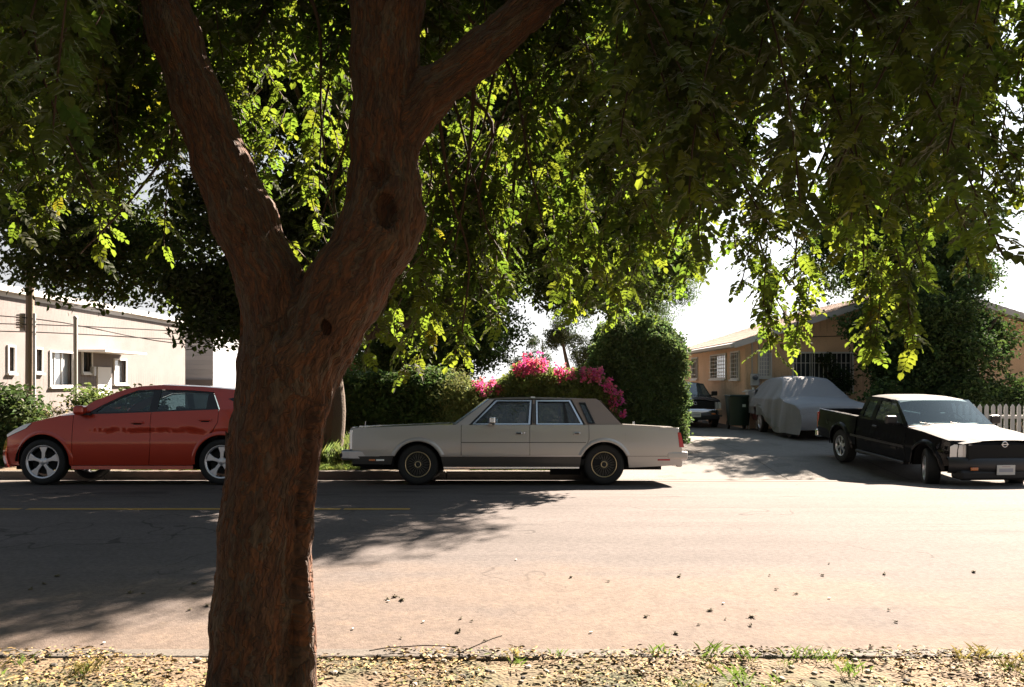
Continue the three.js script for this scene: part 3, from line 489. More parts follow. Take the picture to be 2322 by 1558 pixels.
  mesh('windscreen', sheet(-1, 1, 16, 0, 1, 8, (u, v) => [lerp(-0.88, -0.3, v) - 0.09 * (1 - u * u), lerp(0.965, 1.375, v) + 0.015 * (1 - u * u), u * lerp(0.79, 0.68, v)]), M.tint, car);
  mesh('windscreen_seal', sheet(-1, 1, 16, 0, 1, 2, (u, v) => [-0.9 - 0.09 * (1 - u * u) + v * 0.04, 0.955 + v * 0.028 + 0.015 * (1 - u * u), u * 0.8]), M.black, car);
  const roofY = (x) => curveAt([[-0.34, 1.372], [-0.2, 1.41], [0.2, 1.428], [0.65, 1.42], [0.8, 1.375]], x);
  mesh('roof', sheet(-0.34, 0.8, 22, -1, 1, 22, (x, v) => [x, roofY(x) - 0.04 * Math.pow(Math.abs(v), 4), v * (gw(x, 1.37) + 0.004)]), paint, car);
  mesh('cab_rear_wall', panel([[-0.8, 0.45], [0.8, 0.45], [0.78, 0.97], [0.66, 1.36], [-0.66, 1.36], [-0.78, 0.97]], (z, y) => [0.85 - Math.max(0, y - 0.95) * 0.14, y, z], { holes: [[[-0.55, 1.02], [0.55, 1.02], [0.5, 1.3], [-0.5, 1.3]]], out: [1, 0, 0] }), paint, car);
  mesh('rear_window', panel([[-0.55, 1.02], [0.55, 1.02], [0.5, 1.3], [-0.5, 1.3]], (z, y) => [0.84 - Math.max(0, y - 0.95) * 0.14, y, z], { t: 0, out: [1, 0, 0] }), M.tint, car);
  mesh('tailgate', rbox(0.06, 0.54, 1.5, 0.02, 2.53, 0.725, 0), paint, car);
  mesh('bed_floor', box(1.62, 0.04, 1.46, 1.7, 0.52, 0), M.under, car);
  mesh('bed_front_wall', box(0.04, 0.47, 1.46, 0.91, 0.74, 0), paint, car);
  mesh('rear_bumper', rbox(0.12, 0.16, 1.66, 0.04, 2.62, 0.47, 0), M.chrome, car);
  // front end
  mesh('nose_panel', sheet(-1, 1, 22, 0.48, 0.86, 6, (u, y) => [-2.245 + 0.12 * u * u + 0.03 * smooth(y, 0.78, 0.86), y, u * 0.8]), paint, car);
  const gr = mesh('grille', panel([[-0.45, 0.61], [0.45, 0.61], [0.47, 0.765], [-0.47, 0.765]], (z, y) => [-2.262 + 0.1 * z * z, y, z], { out: [-1, 0, 0], t: 0.03 }), M.black, car);
  mesh('grille_frame', panel([[-0.5, 0.585], [0.5, 0.585], [0.52, 0.79], [-0.52, 0.79]], (z, y) => [-2.272 + 0.1 * z * z, y, z], { holes: [[[-0.44, 0.62], [0.44, 0.62], [0.46, 0.758], [-0.46, 0.758]]], out: [-1, 0, 0], t: 0.03 }), chromeGrille ? M.chrome : M.satin, gr);
  for (const y of [0.655, 0.69, 0.725]) mesh('grille_bar', tube([[-2.262, y, -0.45], [-2.275, y, -0.2], [-2.28, y, 0], [-2.275, y, 0.2], [-2.262, y, 0.45]], 0.009, 10, 5), M.satin, gr);
  mesh('badge', new THREE.TorusGeometry(0.042, 0.011, 8, 24).rotateY(Math.PI / 2).translate(-2.292, chromeGrille ? 0.762 : 0.815, 0), M.chrome, car);
  if (chromeGrille) mesh('badge_wings', merge([bar([-2.29, 0.765, 0], [-2.28, 0.8, 0.12], 0.01), bar([-2.29, 0.765, 0], [-2.28, 0.8, -0.12], 0.01)]), M.chrome, car);
  else mesh('badge_bar', rbox(0.014, 0.016, 0.12, 0.004, -2.3, 0.815, 0), M.chrome, car);
  mesh('front_bumper', sheet(-1, 1, 24, 0, 1, 10, (u, v) => { const a = Math.PI * (v - 0.5); return [-2.29 - 0.07 * Math.cos(a) + 0.17 * u * u * u * u, 0.475 + 0.13 * Math.sin(a), u * 0.86]; }), chromeGrille ? M.chrome : M.satin, car);
  mesh('front_apron', rbox(0.3, 0.16, 1.5, 0.05, -2.2, 0.33, 0), M.black, car);
  plate(car, [-2.372, 0.42, chromeGrille ? 0 : -0.02], -Math.PI / 2);
  mesh('chassis', merge([box(4.4, 0.16, 1.0, 0.1, 0.42, 0), box(1.4, 0.42, 1.2, -1.6, 0.6, 0), box(1.75, 0.1, 1.6, 0, 0.38, 0), box(0.06, 0.5, 1.56, -0.9, 0.68, 0), box(0.1, 0.1, 1.4, 1.5, 0.33, 0)]), M.under, car);
  for (const s of [-1, 1]) for (const cx of [-1.5, 1.5]) mesh('wheel_well', new THREE.CylinderGeometry(0.42, 0.42, 0.3, 24, 1, true, Math.PI / 2, Math.PI).rotateX(Math.PI / 2).translate(cx, 0.33, s * 0.68), M.under, car);
  mesh('exhaust', bar([0.4, 0.27, -0.35], [1.2, 0.25, -0.6], 0.04, 10), M.dullChrome, car);
  mesh('front_seat', merge([seatGeo(0.1, 0.36, 0.55, 0.6), seatGeo(0.1, -0.36, 0.55, 0.6)]), M.trim, car);
  mesh('dashboard', rbox(0.4, 0.22, 1.4, 0.06, -0.66, 0.88, 0), M.trim, car);
  mesh('steering_wheel', new THREE.TorusGeometry(0.18, 0.014, 8, 28).rotateY(Math.PI / 2).rotateZ(-0.5).translate(-0.4, 0.98, 0.36), M.trim, car);
  for (const s of [-1, 1]) mesh('wiper', bar([-0.985, 0.985, s * 0.28], [-0.9, 1.03, s * 0.28 - 0.32], 0.008), M.black, car);
  for (const [x, sgn] of [[-1.5, 1], [1.5, 1], [-1.5, -1], [1.5, -1]]) { const w = addWheel(car, [x, 0.33, sgn * 0.74], 0.33, 0.22, 0.2, 'six', sgn); if (x < 0) w.rotation.y += steer; }
  return car;
}
pickup({ name: 'pickup_truck', label: 'glossy black pickup truck with empty bed rolling out of the concrete driveway', pos: [7.56, -0.035, -16.28], turn: 95.9 * Math.PI / 180, pitch: 0.052, paintColor: [0.004, 0.004, 0.005], chromeGrille: false, steer: -0.4 });
pickup({ name: 'pickup_truck', label: 'dark pickup truck with wide chrome grille parked between tall hedge and dark wheeled bin', pos: [5.68, 0.222, -29.6], turn: 90 * Math.PI / 180, paintColor: [0.02, 0.022, 0.026], chromeGrille: true });

// ---------- car under a grey cover
{
  const car = thing('covered_car', 'car under a creased grey fabric cover on the driveway', 'car', [7.98, 0.205, -24.1], Math.PI / 2);
  const cloth = std([0.185, 0.195, 0.215], 0.75, { bumpMap: fineAt(0.5), bumpScale: 0.004 });
  const clothB = std([0.15, 0.16, 0.155], 0.85, { bumpMap: fineAt(0.5), bumpScale: 0.004 });
  const body = phys([0.14, 0.03, 0.022], { roughness: 0.4, clearcoat: 0.8 });
  const topY = (x) => curveAt([[-2.3, 0.55], [-2.2, 0.82], [-2.0, 0.92], [-1.0, 1.04], [-0.9, 1.06], [-0.25, 1.5], [0, 1.58], [0.5, 1.61], [1.2, 1.58], [1.4, 1.53], [2.0, 1.2], [2.1, 1.14]], x);
  const halfTop = (x, y) => lerp(0.9, 0.62, smooth(y, 0.95, 1.6)), halfW = (x) => 0.95 - 0.12 * sq(Math.max(0, Math.abs(x) - 1.5) / 0.8);
  const hem = (x, s) => s < 0 ? curveAt([[-2.3, 0.12], [-1.2, 0.14], [-0.6, 0.22], [0.1, 0.5], [0.6, 0.7], [0.9, 0.74], [2.1, 0.74]], x) : 0.2;
  const section = (x, v) => { // v -1 near hem .. 0 ridge .. 1 far hem
    const s = Math.sign(v) || 1, a = Math.abs(v), T = topY(x), h = hem(x, s), sh = Math.min(T - 0.06, 0.98);
    let y, z;
    if (a < 0.32) { const k = a / 0.32, w = T > 1.1 ? lerp(0.9, 0.6, (T - 1.1) / 0.5) : 0.88; z = k * Math.min(w, halfW(x) - 0.05); y = T - 0.05 * k * k * k; }
    else if (a < 0.62) { const k = (a - 0.32) / 0.3, w = Math.min(T > 1.1 ? lerp(0.9, 0.6, (T - 1.1) / 0.5) : 0.88, halfW(x) - 0.05); z = lerp(w, halfW(x), k); y = lerp(T - 0.05, sh, k); }
    else { const k = (a - 0.62) / 0.38; z = halfW(x) + 0.05 * k; y = lerp(sh, h, k); }
    const pull = x * 6.5 + 1.6 * Math.sin(x * 2.1 + 1) + v * 1.5, fold = (fbm(x * 2.2 + v, v * 1.6, 4, 2) - 0.5) * 0.06 * smooth(a, 0.05, 0.5) + 0.034 * Math.pow(Math.abs(Math.sin(pull)), 0.6) * Math.sign(Math.sin(pull)) * smooth(a, 0.4, 0.95) + 0.014 * Math.sin(v * 16 + x * 4 + 2 * vnoise(x * 1.5, v * 3)) * smooth(0.5 - a, 0, 0.3) + (fbm(x * 9, v * 16, 2, 2) - 0.5) * 0.01;
    return [x, y + fold * 0.5 * (1 - a), s * (z + fold)];
  };
  mesh('fabric_cover', sheet(-2.25, 1.95, 110, -1, 1, 120, section), cloth, car);
  mesh('cover_front', sheet(-1, 1, 40, 0, 1, 16, (u, k) => { const p = section(-2.25, u); return [-2.25 - 0.06 * Math.sin(Math.PI * k), lerp(p[1], 0.2, k * 0.9), p[2] * (1 - 0.02 * k)]; }), cloth, car);
  // second, looser sheet hanging below the first and over the tail
  mesh('lower_flap', sheet(-1.1, 1.25, 40, 0, 1, 14, (x, k) => { const up = hem(x, -1) + 0.07, lo = curveAt([[-1.1, 0.1], [-0.4, 0.12], [0.2, 0.36], [0.7, 0.52], [1.25, 0.5]], x); return [x, lerp(up, lo, k), -(halfW(x) + 0.015 + 0.02 * Math.sin(x * 7) * k)]; }), clothB, car);
  mesh('tail_cover', sheet(1.55, 2.5, 18, -1, 1, 40, (x, v) => { const T = curveAt([[1.55, 1.24], [2.1, 1.2], [2.4, 1.12], [2.5, 0.9]], x), a = Math.abs(v), s = Math.sign(v) || 1, w = 0.9 - 0.1 * smooth(x, 2.2, 2.5), n = (fbm(x * 5, v * 6, 3, 3) - 0.5) * 0.08; return a < 0.5 ? [x, T - 0.04 * a + n * 0.4, s * a * 2 * w] : [x, lerp(T - 0.02, 0.52, (a - 0.5) * 2), s * (w + n + 0.02)]; }), cloth, car);
  mesh('tail_end_cover', box(0.03, 0.5, 1.6, 2.5, 0.76, 0), cloth, car);
  mesh('body', merge([rbox(4.3, 0.42, 1.66, 0.1, 0.1, 0.5, 0), rbox(1.0, 0.5, 1.6, 0.12, 2.0, 0.6, 0), rbox(2.2, 0.6, 1.2, 0.2, 0.6, 1.1, 0)]), body, car);
  for (const [x, sgn] of [[-1.45, 1], [1.25, 1], [-1.45, -1], [1.25, -1]]) addWheel(car, [x, 0.32, sgn * 0.77], 0.32, 0.2, 0.2, 'six', sgn);
}
// ---------- wheeled bin and small things in the driveway
{
  const b = thing('wheeled_bin', 'dark green wheeled rubbish bin beside the dark pickup with chrome grille', 'rubbish bin', [6.82, 0.222, -26.6]);
  const green = std([0.012, 0.03, 0.022], 0.55);
  mesh('bin_body', new THREE.CylinderGeometry(0.45, 0.36, 0.86, 4, 1).rotateY(Math.PI / 4).translate(0, 0.55, 0), green, b);
  mesh('bin_lid', rbox(0.68, 0.06, 0.74, 0.025, 0, 1.01, 0.02), green, b);
  mesh('bin_handle', bar([-0.22, 0.98, -0.38], [0.22, 0.98, -0.38], 0.018, 8), green, b);
  mesh('bin_sticker', box(0.1, 0.08, 0.004, 0.1, 0.72, 0.31), std([0.5, 0.55, 0.55], 0.6), b);
  for (const s of [-1, 1]) mesh('wheel', new THREE.CylinderGeometry(0.13, 0.13, 0.06, 20).rotateZ(Math.PI / 2).translate(s * 0.24, 0.13, -0.24), M.rubber, b);
}
{
  const b = thing('storage_box', 'small white plastic box on a thin stand behind the wheeled bin', 'box', [7.3, 0.222, -26.75]);
  const white = std([0.62, 0.62, 0.6], 0.5);
  mesh('box_body', rbox(0.36, 0.38, 0.34, 0.03, 0, 0.95, 0), white, b);
  mesh('box_lid', rbox(0.42, 0.05, 0.4, 0.02, 0, 1.165, 0), white, b);
  mesh('handle', bar([-0.36, 1.13, 0.16], [0.1, 1.13, 0.16], 0.016, 8), white, b);
  mesh('knob', rbox(0.06, 0.08, 0.06, 0.02, 0.02, 1.22, 0), white, b);
  for (const [x, z] of [[-0.15, -0.13], [0.15, -0.13], [-0.15, 0.13], [0.15, 0.13]]) mesh('leg', bar([x, 0, z], [x, 0.78, z], 0.02, 6), white, b);
}
// ---------- peach house with a shallow gable roof
const stuccoMap = tex(512, 512, (u, v) => { const n = fbm(u * 5, v * 5, 2, 4, 5), m = vnoise(u * 200, v * 200, 3, 200), drip = smooth(fbm(u * 36, v * 3, 9, 3, 3), 0.56, 0.72), k = (0.8 + 0.32 * n) * (0.88 + 0.24 * m) * (1 - 0.16 * drip); return [k, k, k]; });
const stucco = (r, g, b) => { const t = stuccoMap.clone(); t.repeat.set(0.4, 0.4); t.needsUpdate = true; return std([r, g, b], 0.95, { map: t, bumpMap: fineAt(0.35), bumpScale: 0.006 }); };
const whitePaint = std([0.55, 0.55, 0.54], 0.55), greyPaint = std([0.42, 0.43, 0.45], 0.6), darkGlass = phys([0.05, 0.06, 0.07], { roughness: 0.06, clearcoat: 1 }), paleGlass = phys([0.3, 0.33, 0.36], { roughness: 0.1, clearcoat: 1 });
const uvBox = (g) => { const p = g.attributes.position, n = g.attributes.normal, uv = []; for (let i = 0; i < p.count; i++) { const ax = Math.abs(n.getX(i)), az = Math.abs(n.getZ(i)), ay = Math.abs(n.getY(i)); uv.push(ax > az && ax > ay ? p.getZ(i) : p.getX(i), ay > ax && ay > az ? p.getZ(i) : p.getY(i)); } g.setAttribute('uv', new THREE.Float32BufferAttribute(uv, 2)); return g; };
function wallWithHoles(pts, holes, depth) { const s = new THREE.Shape(pts.map((p) => new THREE.Vector2(...p))); for (const h of holes) s.holes.push(new THREE.Path([[h[0], h[2]], [h[1], h[2]], [h[1], h[3]], [h[0], h[3]]].map((p) => new THREE.Vector2(...p)))); return uvBox(new THREE.ExtrudeGeometry(s, { depth, bevelEnabled: false })); }
// window in a wall opening: local plane x right, y up, z out of the wall; q = [x0, x1, y0, y1]
function addWindow(parent, q, { bars = 0, cross = 0, glass = darkGlass, frame = whitePaint, place = (g) => g, mullions = 0, inset = 0.09, sill = true } = {}) {
  const [x0, x1, y0, y1] = q, w = x1 - x0, h = y1 - y0, cx = (x0 + x1) / 2, cy = (y0 + y1) / 2, f = 0.05;
  const win = mesh('window', place(merge([box(w + 0.1, f, 0.1, cx, y1 + f / 2, 0), box(w + 0.1, f, 0.1, cx, y0 - f / 2, 0), box(f, h, 0.1, x0 - f / 2, cy, 0), box(f, h, 0.1, x1 + f / 2, cy, 0)])), frame, parent);
  const n = mullions + 1;
  for (let i = 0; i < n; i++) mesh('pane', place(box(w / n - 0.02, h, 0.02, x0 + (i + 0.5) * w / n, cy, -inset)), glass, win);
  for (let i = 1; i < n; i++) mesh('mullion', place(box(0.03, h, 0.04, x0 + i * w / n, cy, -inset + 0.02)), frame, win);
  for (let i = 0; i < bars; i++) mesh('bar', place(box(0.018, h + 0.04, 0.018, x0 + (i + 0.5) * w / bars, cy, 0.07)), frame, win);
  for (let i = 0; i < cross; i++) mesh('bar', place(box(w + 0.08, 0.016, 0.014, cx, y0 + (i + 0.5) * h / cross, 0.085)), frame, win);
  if (sill) mesh('sill', place(box(w + 0.16, 0.05, 0.14, cx, y0 - f - 0.028, 0.03)), frame, win);
  return win;
}
{
  const D = 27, X0 = 7.14, X1 = 17.6, L = 11, base = 0.1, E = 2.86, apexX = (X0 + X1) / 2, slope = 0.315;
  const h = thing('peach_house', 'single storey peach stucco house with barred white windows behind the covered car', 'house', [0, 0, 0]);
  const peach = stucco(0.66, 0.46, 0.31);
  const frontWins = [[7.57, 7.9, 1.84, 2.58], [8.62, 10.4, 1.35, 2.52], [12.6, 14.2, 1.3, 2.5]], sideWins = [[2.1, 4.3, 1.8, 2.56], [0.4, 1.35, 1.78, 2.58], [6.6, 7.6, 1.8, 2.55]];
  mesh('front_wall', wallWithHoles([[X0, base], [X1, base], [X1, E], [apexX, E + (apexX - X0) * slope], [X0, E]], frontWins, 0.25).translate(0, 0, -D - 0.25), peach, h);
  // side wall: local x runs away from the street
  const sideM = new THREE.Matrix4().set(0, 0, -1, X0, 0, 1, 0, 0, -1, 0, 0, -D - 0.26, 0, 0, 0, 1);
  const toSide = (g) => { const c = g.index ? g.toNonIndexed() : g.clone(); c.applyMatrix4(sideM); for (const a of Object.values(c.attributes)) for (let i = 0; i < a.count; i += 3) for (let k = 0; k < a.itemSize; k++) { const p = (i + 1) * a.itemSize + k, q = (i + 2) * a.itemSize + k, t = a.array[p]; a.array[p] = a.array[q]; a.array[q] = t; } return c; };
  mesh('side_wall', toSide(wallWithHoles([[0, base], [L, base], [L, E], [0, E]], sideWins, 0.2).translate(0, 0, -0.2)), peach, h);
  mesh('far_wall', box(0.2, E - base, L, X1 - 0.1, (E + base) / 2, -D - 0.25 - L / 2), peach, h);
  mesh('rear_wall', box(X1 - X0, E - base, 0.2, apexX, (E + base) / 2, -D - L - 0.3), peach, h);
  const fp = (g) => g.translate(0, 0, -D);
  addWindow(h, frontWins[0], { bars: 4, cross: 6, glass: paleGlass, place: fp });
  const big = addWindow(h, frontWins[1], { bars: 13, cross: 2, place: fp, mullions: 2, sill: false });
  addWindow(h, frontWins[2], { bars: 9, cross: 2, place: fp, mullions: 1 });
  addWindow(h, sideWins[0], { bars: 7, cross: 6, glass: paleGlass, place: toSide });
  addWindow(h, sideWins[1], { bars: 4, cross: 6, glass: paleGlass, place: toSide });
  addWindow(h, sideWins[2], { bars: 4, cross: 3, glass: paleGlass, place: toSide });
  // roof of shingle courses on both slopes
  const shingle = [std([0.33, 0.235, 0.19], 0.9, { bumpMap: fineAt(0.3), bumpScale: 0.01 }), std([0.29, 0.205, 0.165], 0.9, { bumpMap: fineAt(0.3), bumpScale: 0.01 }), std([0.36, 0.26, 0.21], 0.9, { bumpMap: fineAt(0.3), bumpScale: 0.01 })];
  const over = 0.5, half = apexX - X0 + over, len = Math.hypot(half, half * slope), ang = Math.atan(slope), rL = L + 0.9;
  for (const s of [-1, 1]) {
    const roof = mesh('roof', box(len, 0.06, rL, 0, 0, 0), greyPaint, h);
    roof.position.set(apexX + s * half / 2, E + (apexX - X0) * slope - half / 2 * slope + 0.09, -D - L / 2 + 0.1); roof.rotation.z = -s * ang;
    const n = Math.floor(len / 0.24), g = box(0.26, 0.018, rL + 0.04).rotateZ(0.05 * s);
    for (let i = 0; i < n; i++) { const c = mesh('shingle_course', g, shingle[(i * 7) % 3], roof); c.position.set(s * (-len / 2 + 0.12 + i * (len - 0.1) / n), 0.045, 0); }
    mesh('gutter', box(0.1, 0.1, rL + 0.06, s * (len / 2 + 0.04), -0.02, 0), greyPaint, roof);
    if (s < 0) for (let i = 0; i < 16; i++) mesh('rafter_tail', box(0.46, 0.1, 0.06, s * (len / 2 - 0.26), -0.085, -rL / 2 + 0.4 + i * 0.72), greyPaint, roof);
    mesh('barge_board', box(len, 0.17, 0.04, 0, -0.05, rL / 2 + 0.03), greyPaint, roof);
  }
  const meter = mesh('meter_box', rbox(0.24, 0.36, 0.14, 0.02), greyPaint, h); meter.position.set(X0 + 0.26, 1.72, -D + 0.08);
  mesh('meter_dial', new THREE.CylinderGeometry(0.08, 0.08, 0.08, 20).rotateX(Math.PI / 2).translate(0, 0.06, 0.1), darkGlass, meter);
  for (const x of [X0 + 0.2, X0 + 0.42]) mesh('conduit', bar([x, 1.2, -D + 0.03], [x, 2.95, -D + 0.03], 0.018, 8), greyPaint, h);
  mesh('house_wire', tube([[X0 + 1.6, 3.02, -D + 0.04], [X0 + 2.8, 3.05, -D + 0.04], [X0 + 4.2, 3.13, -D + 0.04]], 0.012, 8, 5), M.black, h);
  mesh('vent_pipe', bar([9.6, 3.5, -31], [9.6, 4.35, -31], 0.06, 10), greyPaint, h);
}
{
  const h = thing('brick_red_house', 'orange red house with white eave beyond the picket fence', 'house', [19.4, 0.1, -34]);
  const wall = stucco(0.34, 0.13, 0.06);
  mesh('wall', wallWithHoles([[0, 0], [8, 0], [8, 2.7], [0, 2.7]], [[1.3, 2.4, 1.2, 2.2]], 0.25), wall, h);
  mesh('side_wall', box(0.2, 2.7, 7, 0.1, 1.35, -3.52), wall, h);
  addWindow(h, [1.3, 2.4, 1.2, 2.2], { place: (g) => g.translate(0, 0, 0.26), frame: greyPaint });
  mesh('eave', box(9, 0.26, 1.1, 4, 2.86, 0.4), whitePaint, h);
  mesh('roof', new THREE.ConeGeometry(6.6, 1.3, 4, 1).rotateY(Math.PI / 4).translate(4, 3.65, -3.4), std([0.25, 0.17, 0.13], 0.9), h);
}
// ---------- pale building seen along its flank, grey outbuilding behind it
{
  const X = -13.9, D0 = 20, D1 = 37.5, h = thing('pale_building', 'pale pinkish two tone stucco building flank with small white trimmed windows', 'building', [0, 0, 0]);
  const pale = stucco(0.16, 0.142, 0.14);
  const M4 = new THREE.Matrix4().set(0, 0, 1, X, 0, 1, 0, 0, -1, 0, 0, 0, 0, 0, 0, 1), toFlank = (g) => { const c = g.index ? g.toNonIndexed() : g.clone(); return c.applyMatrix4(M4); }; // x = distance, z -> +x
  const at = (px) => X * -2000 / (1161 - px), yy = (py, d) => 1.65 - (py - 866) / 2000 * d;
  const wins = [[17, 30, 787, 842], [79, 93, 792, 842], [113, 162, 800, 873], [186, 206, 798, 843], [258, 284, 817, 868]].map(([a, b, t, u]) => { const d0 = at(a), d1 = at(b), d = (d0 + d1) / 2; return [d0, d1, yy(u, d), yy(t, d)]; });
  mesh('flank_wall', toFlank(wallWithHoles([[D0, 0], [D1, 0], [D1, 3.98], [D0, 3.98]], wins, 0.25).translate(0, 0, -0.25)), pale, h);
  mesh('front_wall', box(9, 3.98, 0.25, X - 4.76, 1.99, -D0 + 0.13), pale, h);
  mesh('rear_wall', box(9, 3.98, 0.25, X - 4.76, 1.99, -D1 - 0.13), pale, h);
  mesh('roof_slab', box(9.2, 0.12, D1 - D0 + 0.4, X - 4.6, 4.05, -(D0 + D1) / 2), greyPaint, h);
  mesh('parapet_trim', box(0.34, 0.17, D1 - D0 + 0.5, X + 0.02, 4.2, -(D0 + D1) / 2), whitePaint, h);
  wins.forEach((q, i) => addWindow(h, q, { place: toFlank, glass: i === 2 || i === 4 ? paleGlass : darkGlass, mullions: i === 2 ? 2 : 0, inset: 0.12 }));
  const dd = at(228), hood = mesh('door_hood', box(0.9, 0.07, 3.2, X + 0.45, 2.95 - 0.3, -dd), whitePaint, h);
  mesh('door', toFlank(box(1.0, 2.0, 0.06, dd + 0.2, 1.15, 0.02)), whitePaint, h);
  mesh('wall_lamp', box(0.14, 0.3, 0.14, X + 0.08, 2.0, -dd + 0.7), greyPaint, h);
}
{
  const h = thing('grey_outbuilding', 'grey boarded outbuilding wall between the pale building and dark tree', 'building', [0, 0, 0]);
  const board = [std([0.34, 0.35, 0.38], 0.85), std([0.31, 0.325, 0.35], 0.85)];
  mesh('core', box(4.6, 3.7, 6, -15.6, 1.9, -42.2), board[1], h);
  const g = box(4.66, 0.2, 0.03);
  for (let i = 0; i < 18; i++) { const b = mesh('board', g, board[i % 2], h); b.position.set(-15.6, 0.25 + i * 0.205, -39.18); b.rotation.x = 0.06; }
  mesh('roof_edge', box(4.9, 0.14, 6.4, -15.6, 3.98, -42.1), whitePaint, h);
  mesh('base_band', box(4.7, 0.3, 0.08, -15.6, 1.6, -39.1), std([0.12, 0.11, 0.11], 0.8), h);
}
// ---------- low brown wall glimpsed behind the dark hedge
{
  const h = thing('brown_house', 'brown stucco house glimpsed over the dark clipped hedge', 'house', [-8.6, 0.0, -30]);
  const w = stucco(0.22, 0.12, 0.07);
  mesh('wall', wallWithHoles([[0, 0], [6, 0], [6, 2.3], [0, 2.3]], [[3.3, 4.4, 1.1, 2.0]], 0.3), w, h);
  addWindow(h, [3.3, 4.4, 1.1, 2.0], { place: (g) => g.translate(0, 0, 0.31), frame: greyPaint });
  mesh('side_wall', box(0.3, 2.3, 6, 5.85, 1.15, -3.02), w, h);
  mesh('roof', box(6.8, 0.16, 7.4, 3.0, 2.39, -2.9), std([0.12, 0.09, 0.075], 0.9), h);
}
// ---------- utility pole, thin post, wires
{
  const wood = std([0.24, 0.19, 0.15], 0.9, { bumpMap: fineAt(0.3), bumpScale: 0.01 });
  const p = thing('utility_pole', 'weathered wooden utility pole with a stack of ribbed insulators before the pale building', 'utility pole', [-10.95, 0.1, -20]);
  mesh('pole', limb([[0, 0, 0], [0.02, 4, 0], [0, 8.5, 0]], [0.095, 0.085, 0.075], 12, 12), wood, p);
  for (let i = 0; i < 6; i++) mesh('insulator', new THREE.CylinderGeometry(0.07, 0.085, 0.035, 14).translate(-0.17, 2.78 + i * 0.055, 0.08), std([0.5, 0.42, 0.36], 0.4), p);
  mesh('bracket', box(0.1, 0.4, 0.06, -0.13, 2.9, 0.04), greyPaint, p);
  mesh('conduit', bar([0.14, 0, 0.04], [0.14, 3.1, 0.04], 0.03, 8), greyPaint, p);
  mesh('crossarm', box(2.2, 0.12, 0.1, 0, 7.6, 0.1), wood, p);
  const q = thing('metal_post', 'thin grey metal post before the pale building flank', 'post', [-9.9, 0.1, -20]);
  mesh('post', new THREE.CylinderGeometry(0.045, 0.05, 3.0, 12).translate(0, 1.5, 0), std([0.4, 0.38, 0.36], 0.5, { metalness: 0.5 }), q);
  mesh('post_cap', new THREE.SphereGeometry(0.055, 10, 8).translate(0, 3.0, 0), greyPaint, q);
  mesh('post_base', new THREE.CylinderGeometry(0.1, 0.12, 0.06, 12).translate(0, 0.03, 0), greyPaint, q);
  [[2.95, -16, 2.9, 0], [2.78, -16, 2.75, 0.1], [3.1, -15, 2.4, 0.25]].forEach(([y0, x0, y1, sag], i) => tag(mesh('overhead_wire', tube([[x0 - 3, y0 + 0.05, -19.9], [-11, y0, -19.9], [-8.5, (y0 + y1) / 2 - sag * 0.5, -22], [-4, y1, -27]], 0.012, 24, 5), M.black, scene), ['thin black wire, topmost across the pale building', 'thin black wire just under the topmost one', 'thin black wire sagging steeply across the pale building'][i], 'wire', 'wires at the utility pole'));
}
// ---------- white picket fence
{
  const f = thing('picket_fence', 'white wooden picket fence behind the black pickup truck', 'fence', [10.2, yardY(20.4) - 0.02, -20.4]);
  const g = new THREE.ExtrudeGeometry(new THREE.Shape([[-0.04, 0], [0.04, 0], [0.04, 0.92], [0, 0.98], [-0.04, 0.92]].map((p) => new THREE.Vector2(...p))), { depth: 0.022, bevelEnabled: true, bevelSize: 0.004, bevelThickness: 0.004, bevelSegments: 1 });
  for (let i = 0; i < 42; i++) { const p = mesh('picket', g, whitePaint, f); p.position.set(i * 0.15, 0.03 + 0.01 * vnoise(i * 0.7, 3), 0.03); p.rotation.z = (vnoise(i * 1.3, 9) - 0.5) * 0.03; }
  for (const y of [0.3, 0.72]) mesh('rail', box(6.4, 0.08, 0.03, 3.1, y, 0), whitePaint, f);
  for (let i = 0; i < 4; i++) mesh('post', box(0.1, 1.05, 0.1, i * 2.1, 0.52, -0.07), whitePaint, f);
}
// ---------- foliage
const leafMat = (c, through = 0.45, rough = 1) => phys(c, { transmission: through, roughness: rough, thickness: 0, specularIntensity: 0.35 });
function leaflet(pos, ax, ay, az, L, Wd, dir, nor) { // one pointed oval leaf folded along its rib
  const d = dir.clone().normalize(), s = V(0, 0, 0).crossVectors(nor, d).normalize(), n = V(0, 0, 0).crossVectors(d, s);
  const P = (t, w, h) => [ax + d.x * L * t + s.x * Wd * w + n.x * Wd * h, ay + d.y * L * t + s.y * Wd * w + n.y * Wd * h, az + d.z * L * t + s.z * Wd * w + n.z * Wd * h];
  const b = P(0, 0, 0), m = P(0.55, 0, 0), t = P(1, 0, -0.12), l1 = P(0.3, 0.42, 0.14), l2 = P(0.7, 0.42, 0.12), r1 = P(0.3, -0.42, 0.14), r2 = P(0.7, -0.42, 0.12);
  for (const q of [b, m, l1, l1, m, l2, l2, m, t, b, r1, m, r1, r2, m, r2, t, m]) pos.push(...q);
}
const fromPos = (pos) => { const g = new THREE.BufferGeometry(); g.setAttribute('position', new THREE.Float32BufferAttribute(pos, 3)); g.computeVertexNormals(); return g; };
